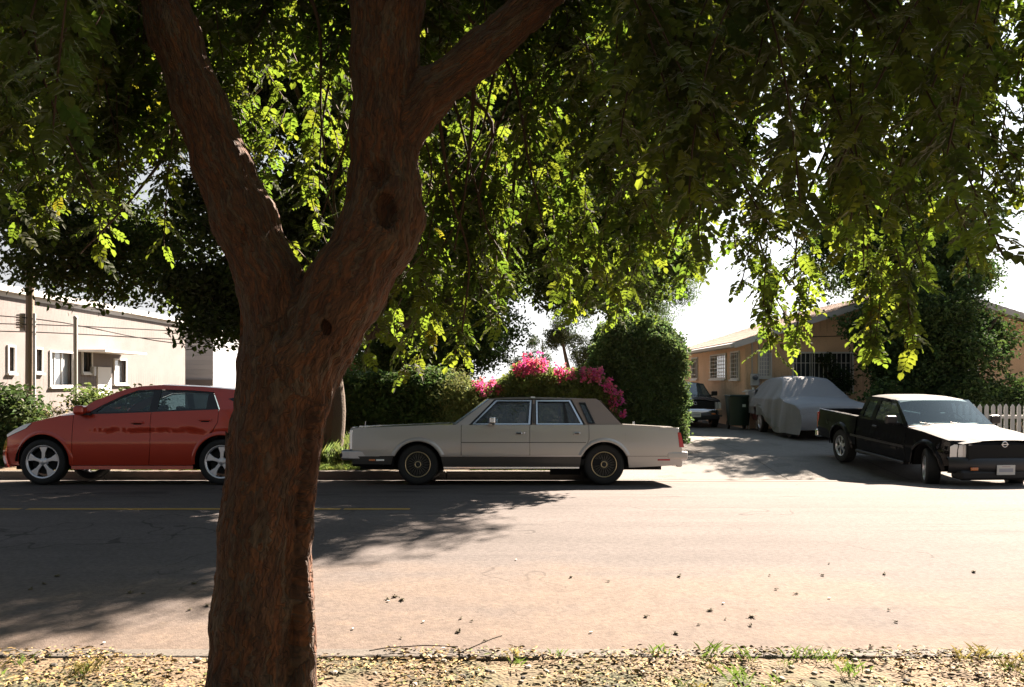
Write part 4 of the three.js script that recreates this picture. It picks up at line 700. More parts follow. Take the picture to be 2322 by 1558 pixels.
function compoundLeaf(pairs, len, L, Wd) { // feather leaf along +x, hanging a little
  const pos = [], at = (t) => [len * t, -0.1 * len * t * t, 0];
  for (let i = 0; i < pairs; i++) {
    const [x, y] = at(0.2 + 0.75 * i / pairs), k = 0.8 + 0.3 * Math.sin(Math.PI * (i + 0.7) / pairs);
    for (const s of [-1, 1]) leaflet(pos, x, y, 0, L * k * rr(0.9, 1.1), Wd * k, V(0.55, rr(-0.25, 0.1), s * rr(0.8, 1.1)), V(rr(-0.3, 0.3), 1, s * rr(-0.2, 0.4)));
  }
  const [x, y] = at(0.95); leaflet(pos, x, y, 0, L, Wd, V(1, -0.25, 0), V(0, 1, 0));
  const w = 0.0022, a = at(0), b = at(0.95); for (const q of [[a[0], a[1], -w], [b[0], b[1], -w], [b[0], b[1], w], [a[0], a[1], -w], [b[0], b[1], w], [a[0], a[1], w]]) pos.push(...q);
  return fromPos(pos);
}
function leafClump(n, R, L, Wd, droop = 0.2) { // loose tuft of leaves
  const pos = [];
  for (let i = 0; i < n; i++) { const a = rr(0, 6.283), e = rr(-1, 1), r = R * Math.cbrt(rnd()), c = Math.sqrt(1 - e * e); leaflet(pos, r * c * Math.cos(a), r * e * 0.8, r * c * Math.sin(a), L * rr(0.75, 1.25), Wd * rr(0.8, 1.2), V(rr(-1, 1), rr(-0.8, 0.5) - droop, rr(-1, 1)), V(rr(-0.7, 0.7), rr(0.3, 1), rr(-0.7, 0.7))); }
  return fromPos(pos);
}
const Q = new THREE.Quaternion(), MX = new THREE.Matrix4(), bx = V(0, 0, 0), by = V(0, 0, 0), bz = V(0, 0, 0);
function leafMatrix(p, dir, up, s, out = new THREE.Matrix4()) {
  bx.copy(dir).normalize(); bz.crossVectors(bx, up).normalize(); by.crossVectors(bz, bx);
  return out.makeBasis(bx.multiplyScalar(s), by.multiplyScalar(s), bz.multiplyScalar(s)).setPosition(p.x, p.y, p.z);
}
// scatter copies of a few geometries as one part
function scatter(name, geos, m, list, parent, tint) {
  const made = [];
  geos.forEach((g, k) => {
    const mine = list.filter((_, i) => i % geos.length === k);
    if (!mine.length) return;
    const o = new THREE.InstancedMesh(g, m, mine.length), c = new THREE.Color();
    o.name = parent === scene ? numbered(name) : name; o.userData.kind = 'stuff'; o.castShadow = o.receiveShadow = true;
    mine.forEach((x, i) => { o.setMatrixAt(i, x.m); const t = tint(x); o.setColorAt(i, c.setRGB(t[0], t[1], t[2])); });
    parent.add(o); made.push(o);
  });
  return made;
}
const greens = (v) => () => { const k = rr(1 - v, 1 + v), y = rr(-0.12, 0.2); return [k * (1 + y), k, k * (1 - 0.5 * y)]; };

// ---------- the big tree on this side of the road: trunk from a blended field of tapered limbs
{
  reseed(77);
  const tree = thing('street_tree', 'big street tree with forked reddish brown trunk and drooping feathery leaves on the near verge', 'tree', [0, 0, 0]);
  const K = 444.4, D = 4.5, P = (px, py, z = 0) => [(px - 1161) / K, 1.65 - (py - 866) / K, -D + z];
  const caps = [];
  const chain = (pts, k) => { for (let i = 0; i + 1 < pts.length; i++) caps.push([...pts[i].slice(0, 3), pts[i][3], ...pts[i + 1].slice(0, 3), pts[i + 1][3], k]); };
  const pt = (px, py, r, z = 0) => [...P(px, py, z), r];
  chain([pt(572, 1640, 0.29), pt(582, 1560, 0.232), pt(586, 1400, 0.222), pt(598, 1200, 0.21), pt(622, 1000, 0.215), pt(648, 850, 0.215), pt(655, 780, 0.2)], 0.05);
  chain([pt(640, 820, 0.19), pt(614, 640, 0.153), pt(556, 500, 0.148), pt(506, 380, 0.132), pt(449, 230, 0.12), pt(396, 80, 0.112), pt(326, -150, 0.105), pt(280, -400, 0.1)], 0.07);
  chain([pt(690, 830, 0.19, 0.04), pt(790, 655, 0.19, 0.05), pt(858, 535, 0.184, 0.03), pt(872, 430, 0.166), pt(868, 300, 0.152), pt(872, 150, 0.158), pt(880, 0, 0.172), pt(884, -220, 0.15), pt(870, -420, 0.13)], 0.07);
  chain([pt(885, 330, 0.12), pt(975, 215, 0.108), pt(1090, 122, 0.1), pt(1205, 15, 0.09), pt(1345, -110, 0.075)], 0.05);
  chain([pt(702, 1600, 0.05, 0.1), pt(698, 1350, 0.04, 0.1), pt(704, 1150, 0.038, 0.1), pt(724, 960, 0.04, 0.1), pt(742, 860, 0.05, 0.08), pt(770, 770, 0.06, 0.06)], 0.012);
  chain([pt(520, 1680, 0.12, 0.1), pt(545, 1520, 0.08, 0.12)], 0.08);
  chain([pt(690, 1690, 0.1, 0.06), pt(690, 1540, 0.06, 0.1)], 0.05);
  const holes = [[...P(884, 497, 0.185), 0.055], [...P(872, 412, 0.165), 0.045], [...P(760, 745, 0.2), 0.03], [...P(655, 735, 0.2), 0.05]];
  const knots = [[...P(900, 455, 0.13), 0.08], [...P(925, 500, 0.05), 0.09]];
  const lo = [-2.2, -0.12, -5.0], hi = [0.62, 4.15, -4.02], n = [282, 320, 100], st = [0, 1, 2].map((i) => (hi[i] - lo[i]) / n[i]), N = n.map((v) => v + 1);
  const F = new Float32Array(N[0] * N[1] * N[2]);
  const field = (x, y, z) => {
    let d = 9;
    for (const c of caps) {
      const ex = c[4] - c[0], ey = c[5] - c[1], ez = c[6] - c[2], h = clamp(((x - c[0]) * ex + (y - c[1]) * ey + (z - c[2]) * ez) / (ex * ex + ey * ey + ez * ez), 0, 1);
      const q = Math.hypot(x - c[0] - ex * h, y - c[1] - ey * h, z - c[2] - ez * h) - lerp(c[3], c[7], h), k = c[8];
      const m = clamp(0.5 + 0.5 * (d - q) / k, 0, 1); d = lerp(d, q, m) - k * m * (1 - m);
    }
    if (d > 0.09 || d < -0.09) return d;
    for (const c of knots) { const q = Math.hypot(x - c[0], y - c[1], z - c[2]) - c[3], m = clamp(0.5 + 0.5 * (d - q) / 0.06, 0, 1); d = lerp(d, q, m) - 0.06 * m * (1 - m); }
    const rough = y < 2 ? 1 : 0.75, ridge = 1 - Math.abs(2 * vnoise(x * 23 + 2 * vnoise(x * 3, y * 3, z * 3), y * 4.2, z * 23) - 1), plate = 1 - Math.abs(2 * vnoise(x * 34 + 7, y * 11, z * 34) - 1);
    d -= 0.017 * rough * (ridge - 0.5) + 0.012 * rough * (plate - 0.5) + 0.014 * (fbm(x * 52, y * 20, z * 52, 2) - 0.5) + 0.022 * (fbm(x * 5, y * 2.5, z * 5 + 4, 2) - 0.5);
    for (const c of holes) { const q = -(Math.hypot(x - c[0], (y - c[1]) * 0.6, z - c[2]) - c[3]), m = clamp(0.5 - 0.5 * (d - q) / 0.03, 0, 1); d = lerp(d, q, m) + 0.03 * m * (1 - m); }
    return d;
  };
  const at = (i, j, k) => (k * N[1] + j) * N[0] + i;
  // coarse pass first: only cells near the surface get the full field
  for (let k = 0; k < N[2]; k++) for (let j = 0; j < N[1]; j++) for (let i = 0; i < N[0]; i++) F[at(i, j, k)] = 9;
  const S = 6;
  for (let k = 0; k < N[2]; k += S) for (let j = 0; j < N[1]; j += S) for (let i = 0; i < N[0]; i += S) {
    const d = field(lo[0] + st[0] * (i + S / 2), lo[1] + st[1] * (j + S / 2), lo[2] + st[2] * (k + S / 2)), far = Math.abs(d) > 0.19;
    for (let c = k; c < Math.min(N[2], k + S); c++) for (let b = j; b < Math.min(N[1], j + S); b++) for (let a = i; a < Math.min(N[0], i + S); a++) F[at(a, b, c)] = far ? d : field(lo[0] + st[0] * a, lo[1] + st[1] * b, lo[2] + st[2] * c);
  }
  const vid = new Int32Array(n[0] * n[1] * n[2]).fill(-1), pos = [], idx = [], cell = (i, j, k) => (k * n[1] + j) * n[0] + i;
  const E = [[0, 1], [2, 3], [4, 5], [6, 7], [0, 2], [1, 3], [4, 6], [5, 7], [0, 4], [1, 5], [2, 6], [3, 7]];
  for (let k = 0; k < n[2]; k++) for (let j = 0; j < n[1]; j++) for (let i = 0; i < n[0]; i++) {
    const f = []; let inside = 0;
    for (let c = 0; c < 8; c++) { const v = F[at(i + (c & 1), j + ((c >> 1) & 1), k + (c >> 2))]; f.push(v); if (v < 0) inside++; }
    if (!inside || inside === 8) continue;
    let x = 0, y = 0, z = 0, m = 0;
    for (const [a, b] of E) if ((f[a] < 0) !== (f[b] < 0)) { const t = f[a] / (f[a] - f[b]); x += lerp(a & 1, b & 1, t); y += lerp((a >> 1) & 1, (b >> 1) & 1, t); z += lerp(a >> 2, b >> 2, t); m++; }
    vid[cell(i, j, k)] = pos.length / 3; pos.push(lo[0] + st[0] * (i + x / m), lo[1] + st[1] * (j + y / m), lo[2] + st[2] * (k + z / m));
  }
  const quad = (a, b, c, d, flip) => { if (a < 0 || b < 0 || c < 0 || d < 0) return; if (flip) idx.push(a, c, b, a, d, c); else idx.push(a, b, c, a, c, d); };
  for (let k = 1; k < n[2]; k++) for (let j = 1; j < n[1]; j++) for (let i = 1; i < n[0]; i++) {
    const v = F[at(i, j, k)] < 0;
    if (i < n[0] && v !== F[at(i + 1, j, k)] < 0) quad(vid[cell(i, j - 1, k - 1)], vid[cell(i, j, k - 1)], vid[cell(i, j, k)], vid[cell(i, j - 1, k)], !v);
    if (v !== F[at(i, j + 1, k)] < 0) quad(vid[cell(i - 1, j, k - 1)], vid[cell(i, j, k - 1)], vid[cell(i, j, k)], vid[cell(i - 1, j, k)], v);
    if (v !== F[at(i, j, k + 1)] < 0) quad(vid[cell(i - 1, j - 1, k)], vid[cell(i, j - 1, k)], vid[cell(i, j, k)], vid[cell(i - 1, j, k)], !v);
  }
  const g = new THREE.BufferGeometry(); g.setAttribute('position', new THREE.Float32BufferAttribute(pos, 3)); g.setIndex(idx); g.computeVertexNormals();
  const uv = [];
  for (let i = 0; i < pos.length; i += 3) { // bark wraps round the nearest limb
    const x = pos[i], y = pos[i + 1], z = pos[i + 2]; let best = 9, bxx = 0, bzz = 0;
    for (const c of caps) { if (c[8] < 0.03) continue; const ex = c[4] - c[0], ey = c[5] - c[1], ez = c[6] - c[2], h = clamp(((x - c[0]) * ex + (y - c[1]) * ey + (z - c[2]) * ez) / (ex * ex + ey * ey + ez * ez), 0, 1), q = Math.hypot(x - c[0] - ex * h, y - c[1] - ey * h, z - c[2] - ez * h) - lerp(c[3], c[7], h); if (q < best) { best = q; bxx = c[0] + ex * h; bzz = c[2] + ez * h; } }
    uv.push(Math.atan2(x - bxx, z - bzz) * 0.2, y);
  }
  g.setAttribute('uv', new THREE.Float32BufferAttribute(uv, 2));
  // bark plates: stretched cells, each its own weathered tone, with furrows between them
  const PU = 58, PV = 11, plates = (u, v) => { // u, v in 0..1, tiling round the trunk
    const w = 1.1 * (vnoise(u * 14, v * 10, 1, 14) - 0.5) + 0.5 * (vnoise(u * 60, v * 60, 2, 60) - 0.5), x = u * PU + w * 2.2, y = v * PV + w, ix = Math.floor(x), iy = Math.floor(y); let d1 = 9, d2 = 9, id = 0;
    for (let j = -1; j <= 1; j++) for (let i = -1; i <= 1; i++) { const cx = ix + i, cy = iy + j, hx = wrapped(cx, PU), px = cx + hash3(hx, cy, 5), py = cy + hash3(hx, cy, 6), d = Math.hypot(px - x, py - y); if (d < d1) { d2 = d1; d1 = d; id = hash3(hx, cy, 7); } else if (d < d2) d2 = d; }
    return [d2 - d1, id];
  };
  const barkBump = tex(1024, 1024, (u, v) => { const [e, id] = plates(u, v); return 0.34 * smooth(e, 0, 0.3) + 0.22 * id + 0.44 * fbm(u * 150, v * 42, 2, 4, 0); }, false);
  const tones = [[0.058, 0.024, 0.012], [0.066, 0.028, 0.013], [0.056, 0.031, 0.019], [0.068, 0.041, 0.026], [0.048, 0.02, 0.01], [0.08, 0.03, 0.012]];
  const barkMap = tex(1024, 1024, (u, v) => {
    const [e, id] = plates(u, v), t = tones[Math.floor(id * 5.999)], k = 0.32 + 1.5 * fbm(u * 170, v * 40, 8, 4), q = fbm(u * 7, v * 7, 12, 3) - 0.5, peel = smooth(fbm(u * 30, v * 17, 6, 4), 0.66, 0.68);
    return [k * lerp(t[0] * (1 + q * 0.5), 0.085, peel), k * lerp(t[1] * (1 + q * 0.9), 0.03, peel), k * lerp(t[2] * (1 + q * 1.1), 0.011, peel)];
  });
  for (const t of [barkBump, barkMap]) { t.repeat.set(1 / 1.257, 1 / 1.257); t.wrapT = THREE.MirroredRepeatWrapping; }
  const bark = std([1, 1, 1], 0.92, { map: barkMap, bumpMap: barkBump, bumpScale: 0.022 }), twigBark = std([0.045, 0.026, 0.016], 0.9);
  mesh('trunk', g, bark, tree);
  // upper limbs above the picture, carrying the crown
  const limbs = [
    [[P(300, -380), [-2.4, 4.9, -4.6], [-3.4, 5.8, -4.9], [-4.6, 6.3, -5.4]], [0.105, 0.09, 0.07, 0.03]],
    [[P(285, -390), [-2.3, 5.1, -4.0], [-2.9, 6.0, -2.8], [-3.6, 6.4, -1.6]], [0.1, 0.08, 0.06, 0.03]],
    [[P(880, -400), [-0.5, 5.2, -4.7], [0.1, 6.0, -5.4], [0.9, 6.6, -6.2]], [0.135, 0.11, 0.08, 0.03]],
    [[P(870, -410), [-0.9, 5.3, -4.0], [-1.2, 6.2, -2.8], [-1.0, 6.7, -1.4]], [0.13, 0.1, 0.07, 0.03]],
    [[P(1335, -100), [1.4, 4.45, -4.7], [2.7, 4.9, -5.2], [4.6, 5.2, -5.8]], [0.08, 0.07, 0.055, 0.025]],
    [[P(1335, -100), [1.3, 4.6, -4.0], [2.4, 5.2, -3.2], [3.8, 5.6, -2.4]], [0.075, 0.06, 0.05, 0.025]],
    [[P(890, -150), [-0.2, 4.3, -5.0], [0.5, 4.6, -5.8], [1.2, 4.7, -6.6]], [0.08, 0.06, 0.045, 0.02]],
    [[P(340, -100), [-2.2, 4.1, -5.2], [-2.7, 4.4, -6.0], [-3.2, 4.4, -6.6]], [0.08, 0.06, 0.045, 0.02]],
  ];
  for (const [p, r] of limbs) mesh('limb', limb(p, r, 18, 9), twigBark, tree);
  // drooping twigs
  const leaves = [], twigs = [], X = (px, d) => (px - 1161) / 2000 * d, Y = (py, d) => 1.65 - (py - 866) / 2000 * d;
  function twig(a, b, step, spread, tone, fringe) {
    const mid = a.clone().lerp(b, 0.45).add(V(rr(-0.12, 0.12), rr(0, 0.15), rr(-0.12, 0.12))), cv = new THREE.QuadraticBezierCurve3(a, mid, b), L = cv.getLength(), n = Math.max(3, Math.round(L / step)), p = V(0, 0, 0), tan = V(0, 0, 0);
    twigs.push(new THREE.TubeGeometry(cv, 5, 0.0042, 3));
    const ph = rr(0, 6.28);
    for (let i = 0; i < n; i++) {
      const t = 0.06 + 0.94 * (i + rnd() * 0.6) / n; cv.getPointAt(Math.min(1, t), p); cv.getTangentAt(Math.min(1, t), tan);
      const az = ph + i * 2.4 + rr(-0.5, 0.5), dir = V(Math.cos(az) * spread, rr(-0.75, 0.1), Math.sin(az) * spread).addScaledVector(tan, 0.35);
      leaves.push({ m: leafMatrix(p, dir, V(rr(-0.5, 0.5), 1, rr(-0.5, 0.5)), rr(0.5, 1.02) * (tone > 1.5 ? tone : 1)), tone, fringe, y: p.y, z: p.z, x: p.x });
    }
  }
  const bottoms = [[-200, 640], [0, 690], [100, 660], [200, 740], [330, 640], [420, 560], [480, 610], [520, 690], [640, 640], [760, 850], [850, 860], [950, 830], [1040, 850], [1090, 770], [1140, 800], [1180, 700], [1215, 650], [1260, 690], [1310, 740], [1400, 735], [1470, 710], [1560, 745], [1600, 690], [1650, 770], [1690, 815], [1800, 775], [1840, 700], [1880, 600], [1925, 720], [1980, 780], [2060, 720], [2150, 660], [2230, 680], [2330, 720], [2500, 700]];
  const gap = (px, py) => { // openings where sky and street show between the sprays
    for (const [cx, cy, rx, ry] of [[1205, 740, 55, 70], [1618, 670, 34, 80], [1850, 640, 55, 55], [430, 470, 75, 90], [240, 640, 60, 40], [90, 640, 110, 60], [1240, 250, 45, 110], [1180, 450, 30, 60]]) if (sq((px - cx) / rx) + sq((py - cy) / ry) < 1) return true;
    return false;
  };
  reseed(501);
  // sunny fringe hanging over the road
  for (let i = 0; i < 260; i++) {
    const px = rr(-150, 2480), d = 5.35 + 0.7 * (vnoise(px * 0.011, 3.3) - 0.5) + rr(-0.22, 0.22), low = curveAt(bottoms, px) - 40, k = Math.pow(rnd(), 1.25), py = low - k * (px > 1650 ? 520 : 560);
    if (gap(px, py) || (px > 500 && px < 760 && py > 600)) continue;
    const len = rr(0.55, 1.15), b = V(X(px, d), Y(py, d), -d), a = b.clone().add(V(rr(-0.45, 0.45), len, rr(-0.2, 0.5)));
    twig(a, b, 0.047, 0.8, 1, true);
  }
  // dense shaded inner crown
  for (let i = 0; i < 640; i++) {
    const px = rr(-250, 2600), u = rnd(), top = px < 430 ? 470 : px < 1150 ? 210 : px < 1350 ? 330 : 600, py = lerp(-420, top, Math.pow(u, 0.8)), d = px > 230 && px < 1380 ? rr(4.8, 5.5) : rr(2.9, 5.2);
    if (px > 1350 && py > 60 && rnd() < 0.4) continue;
    if (gap(px, py) || (px > 330 && px < 560 && py > -50 && d < 4.6) || (px > 760 && px < 1000 && d < 4.8 && py > -100)) continue;
    const len = rr(0.5, 0.95), b = V(X(px, d), Y(py, d), -d), a = b.clone().add(V(rr(-0.4, 0.4), len, rr(-0.3, 0.3)));
    twig(a, b, 0.036, 0.9, 0.9, false);
  }
  // crown overhead and behind the viewer, extended unseen to block sky and sun
  for (let i = 0; i < 1150; i++) {
    const x = rr(-7.5, 7.8), d = rr(-6.5, 7.0), e = sq((x - 0.2) / 8.2) + sq((d - 0.5) / 8);
    if (e > 1) continue;
    const h = Math.max(3.3 + 0.17 * Math.max(0, d), rr(4.6, 7.4) - 1.8 * e);
    if (d > 1 && h < 2.3 + 0.5 * d) continue;
    const b = V(x, h, -d), a = b.clone().add(V(rr(-0.5, 0.5), rr(0.3, 0.8), rr(-0.5, 0.5)));
    twig(a, b, 0.075, 1, 1.7, false);
  }
  for (let i = 0; i < 330; i++) { const x = rr(2.6, 7.4), d = rr(6.2, 9.6), h = rr(4.6, 6.6) + 0.1 * (d - 6), b = V(x, h, -d), a = b.clone().add(V(rr(-0.5, 0.5), rr(0.3, 0.8), rr(-0.5, 0.5))); twig(a, b, 0.06, 1, 0.9, false); }  // extra crown sprays added to shade the leaves at right
  for (let i = 0; i < 150; i++) { const x = rr(-2.6, 3.2), d = rr(5.6, 7.4), h = Math.max(4.75, 2.2 + 0.46 * d) + rr(0, 1.2), b = V(x, h, -d), a = b.clone().add(V(rr(-0.5, 0.5), rr(0.3, 0.8), rr(-0.5, 0.5))); twig(a, b, 0.07, 1, 1.6, false); }  // extra overhead sprays added to shade the upper fringe
  for (let i = 0; i < 90; i++) { const x = rr(-6.5, -2.2), d = rr(5.2, 8.0), h = rr(4.5, 6.4) + 0.1 * (d - 6), b = V(x, h, -d), a = b.clone().add(V(rr(-0.5, 0.5), rr(0.3, 0.8), rr(-0.5, 0.5))); twig(a, b, 0.075, 1, 1.7, false); }  // extra sprays added to darken the crown at left
  // a few separate sprays hanging low
  for (const [px, py, d, l] of [[1120, 455, 5.6, 0.5], [1100, 560, 5.4, 0.5], [1050, 830, 5.6, 0.7], [985, 720, 5.5, 0.7], [1160, 650, 5.8, 0.8], [930, 850, 5.9, 0.5], [1300, 725, 5.9, 0.6], [1395, 730, 6, 0.6], [2080, 790, 5, 0.5], [1975, 815, 5.4, 0.6], [1815, 780, 5.6, 0.6], [1745, 800, 5.6, 0.6]]) for (let q = 0; q < 2; q++) { const b = V(X(px, d) + rr(-0.05, 0.05), Y(py, d) + q * 0.07, -d + rr(-0.1, 0.1)); twig(b.clone().add(V(rr(-0.1, 0.1), l, rr(-0.1, 0.1))), b, 0.032, 0.8, 1.1, true); }
  const leafGeos = [compoundLeaf(4, 0.16, 0.052, 0.042), compoundLeaf(3, 0.13, 0.055, 0.044), compoundLeaf(5, 0.19, 0.052, 0.04)];
  const lm = leafMat([0.08, 0.12, 0.011], 0.87);
  const crown = new THREE.Group(); crown.name = 'crown'; tree.add(crown);
  const fr = leaves.filter((l) => l.fringe), single = new Set();
  fr.sort((a, b) => a.y - b.y); for (let i = 0; i < fr.length && single.size < 260; i += 5) single.add(fr[i]);
  let q = 0;
  for (const l of single) { const o = mesh('leaf', leafGeos[q++ % 3], lm, crown); o.matrixAutoUpdate = true; l.m.decompose(o.position, o.quaternion, o.scale); }
  reseed(9);
  scatter('foliage', leafGeos, lm, leaves.filter((l) => !single.has(l)), crown, () => { const k = rr(0.6, 1.2), y = rr(-0.15, 0.25), dry = rnd() < 0.012; return dry ? [1.5, 0.95, 0.8] : [k * (1 + y), k, k * (1 - y * 0.4)]; });
  mesh('twigs', merge(twigs), twigBark, tree, 'stuff');
  reseed(88);
  for (let i = 0; i < 34; i++) { const px = rr(150, 2250), d = rr(4.9, 5.9), py = curveAt(bottoms, px) - rr(120, 420), b = V(X(px, d), Y(py, d), -d), a = b.clone().add(V(rr(-0.7, 0.7), rr(0.9, 1.5), rr(-0.3, 0.4))), m = a.clone().lerp(b, 0.4).add(V(rr(-0.2, 0.2), 0.2, rr(-0.1, 0.1))), n = a.clone().lerp(b, 0.75).add(V(rr(-0.1, 0.1), 0.06, 0)); mesh('branch', limb([a, m, n, b], [0.014, 0.01, 0.007, 0.004], 16, 6), twigBark, tree); }
  for (const p of [[[-0.42, 3.2, -5.0], [-0.36, 2.75, -5.2], [-0.26, 2.4, -5.3], [-0.3, 1.95, -5.3]], [[0.02, 3.0, -5.4], [-0.02, 2.5, -5.5], [-0.1, 2.1, -5.5]], [[-1.05, 3.3, -5.4], [-1.1, 2.7, -5.5], [-0.9, 2.35, -5.5]]]) mesh('twig', limb(p, [0.011, 0.008, 0.005], 14, 6), twigBark, tree);
}
// ---------- other trees, hedges and shrubs
const clumps = { broad: [], fine: [], ivy: [] };
reseed(303);
for (let i = 0; i < 3; i++) { clumps.broad.push(leafClump(14, 0.24, 0.105, 0.062)); clumps.fine.push(leafClump(22, 0.26, 0.085, 0.03, 0.35)); clumps.ivy.push(leafClump(12, 0.11, 0.06, 0.05, 0.5)); }
const woodMat = std([0.07, 0.05, 0.035], 0.95, { bumpMap: fineAt(0.4), bumpScale: 0.015 });
const rndDir = () => { const e = rr(-1, 1), a = rr(0, 6.283), c = Math.sqrt(1 - e * e); return V(c * Math.cos(a), e, c * Math.sin(a)); };
// blobs: [x, y, z, radius, clumps]
function fillBlobs(blobs, flat = 0.75) {
  const list = [];
  for (const [x, y, z, r, n] of blobs) for (let i = 0; i < n; i++) { const d = rndDir(), k = r * Math.pow(rnd(), 0.42) * (rnd() < 0.14 ? 1.4 : 1); const p = V(x + d.x * k, y + d.y * k * flat, z + d.z * k); list.push({ m: leafMatrix(p, rndDir().setY(rr(-0.5, 0.2)), V(rr(-0.4, 0.4), 1, rr(-0.4, 0.4)), rr(0.7, 1.25)) }); }
  return list;
}
function crownBlobs(n, [cx, cy, cz], [rx, ry, rz], r0, r1, per, keep = () => true) {
  const out = [];
  for (let i = 0; i < n * 4 && out.length < n; i++) { const d = rndDir(), k = Math.pow(rnd(), 0.4), b = [cx + d.x * rx * k, cy + d.y * ry * k, cz + d.z * rz * k, rr(r0, r1), per]; if (keep(b)) out.push(b); }
  return out;
}
function growTree(name, label, trunkPts, trunkR, branches, list, geos, m, group) {
  const t = thing(name, label, 'tree', trunkPts[0], 0, group), o = V(...trunkPts[0]), rel = (p) => V(...p).sub(o);
  mesh('trunk', limb(trunkPts.map(rel), trunkR, 16, 10), woodMat, t);
  for (const [p, r] of branches) mesh('limb', limb(p.map(rel), r, 14, 7), woodMat, t);
  const crown = new THREE.Group(); crown.name = 'crown'; t.add(crown);
  for (const l of list) { l.m.elements[12] -= o.x; l.m.elements[13] -= o.y; l.m.elements[14] -= o.z; }
  scatter('foliage', geos, m, list, crown, greens(0.35));
  return t;
}
{ // street tree across the road, its crown over the sedan
  reseed(611);
  const blobs = [...crownBlobs(170, [-0.6, 8.2, -16.2], [7.0, 5.0, 5.8], 0.7, 1.25, 170, (b) => b[0] + 0.714 * b[2] + b[3] < lerp(-7.9, -6.2, smooth(b[1], 4.5, 9))), ...crownBlobs(70, [-8.2, 8.2, -16.4], [4.2, 4.4, 5], 0.7, 1.25, 120), ...crownBlobs(26, [-2.6, 4.1, -16.6], [4.0, 1.1, 3.2], 0.45, 0.8, 70, (b) => !(b[0] > -0.2 && b[0] < 1.2 && b[1] < 4)), ...crownBlobs(16, [2.2, 4.0, -17.2], [1.6, 1.1, 2], 0.5, 0.8, 80),
    ...crownBlobs(15, [-5.4, 3.1, -16.2], [1.0, 1.2, 1.2], 0.4, 0.62, 55), ...crownBlobs(14, [-7.2, 4.4, -16.4], [1.8, 1.2, 2], 0.5, 0.8, 70)];
  growTree('street_tree', 'spreading street tree on the far verge between the red hatchback and the silver beige sedan', [[-3.62, 0.03, -17.5], [-3.5, 1.2, -17.5], [-3.62, 2.4, -17.4], [-3.3, 4.2, -17.2]], [0.24, 0.19, 0.2, 0.15],
    [[[[-3.6, 2.3, -17.4], [-2.6, 2.62, -16.8], [-1.9, 2.8, -16.5], [-1.2, 3.2, -16.6], [0.6, 4.6, -17]], [0.15, 0.13, 0.12, 0.1, 0.05]], [[[-3.4, 3.8, -17.3], [-4.6, 4.6, -17], [-6, 5.2, -16.6]], [0.13, 0.1, 0.05]], [[[-3.3, 4, -17.2], [-2.2, 5.6, -17.6], [-0.6, 7.2, -18]], [0.14, 0.1, 0.05]], [[[-3.3, 4, -17.2], [-3.2, 6, -16.2], [-3.0, 7.6, -15]], [0.13, 0.1, 0.05]], [[[-4.4, 4.5, -17], [-5.4, 3.9, -16.4], [-5.8, 3.2, -16.2]], [0.07, 0.05, 0.03]]],
    fillBlobs(blobs), clumps.broad, leafMat([0.052, 0.085, 0.011], 0.65));
}
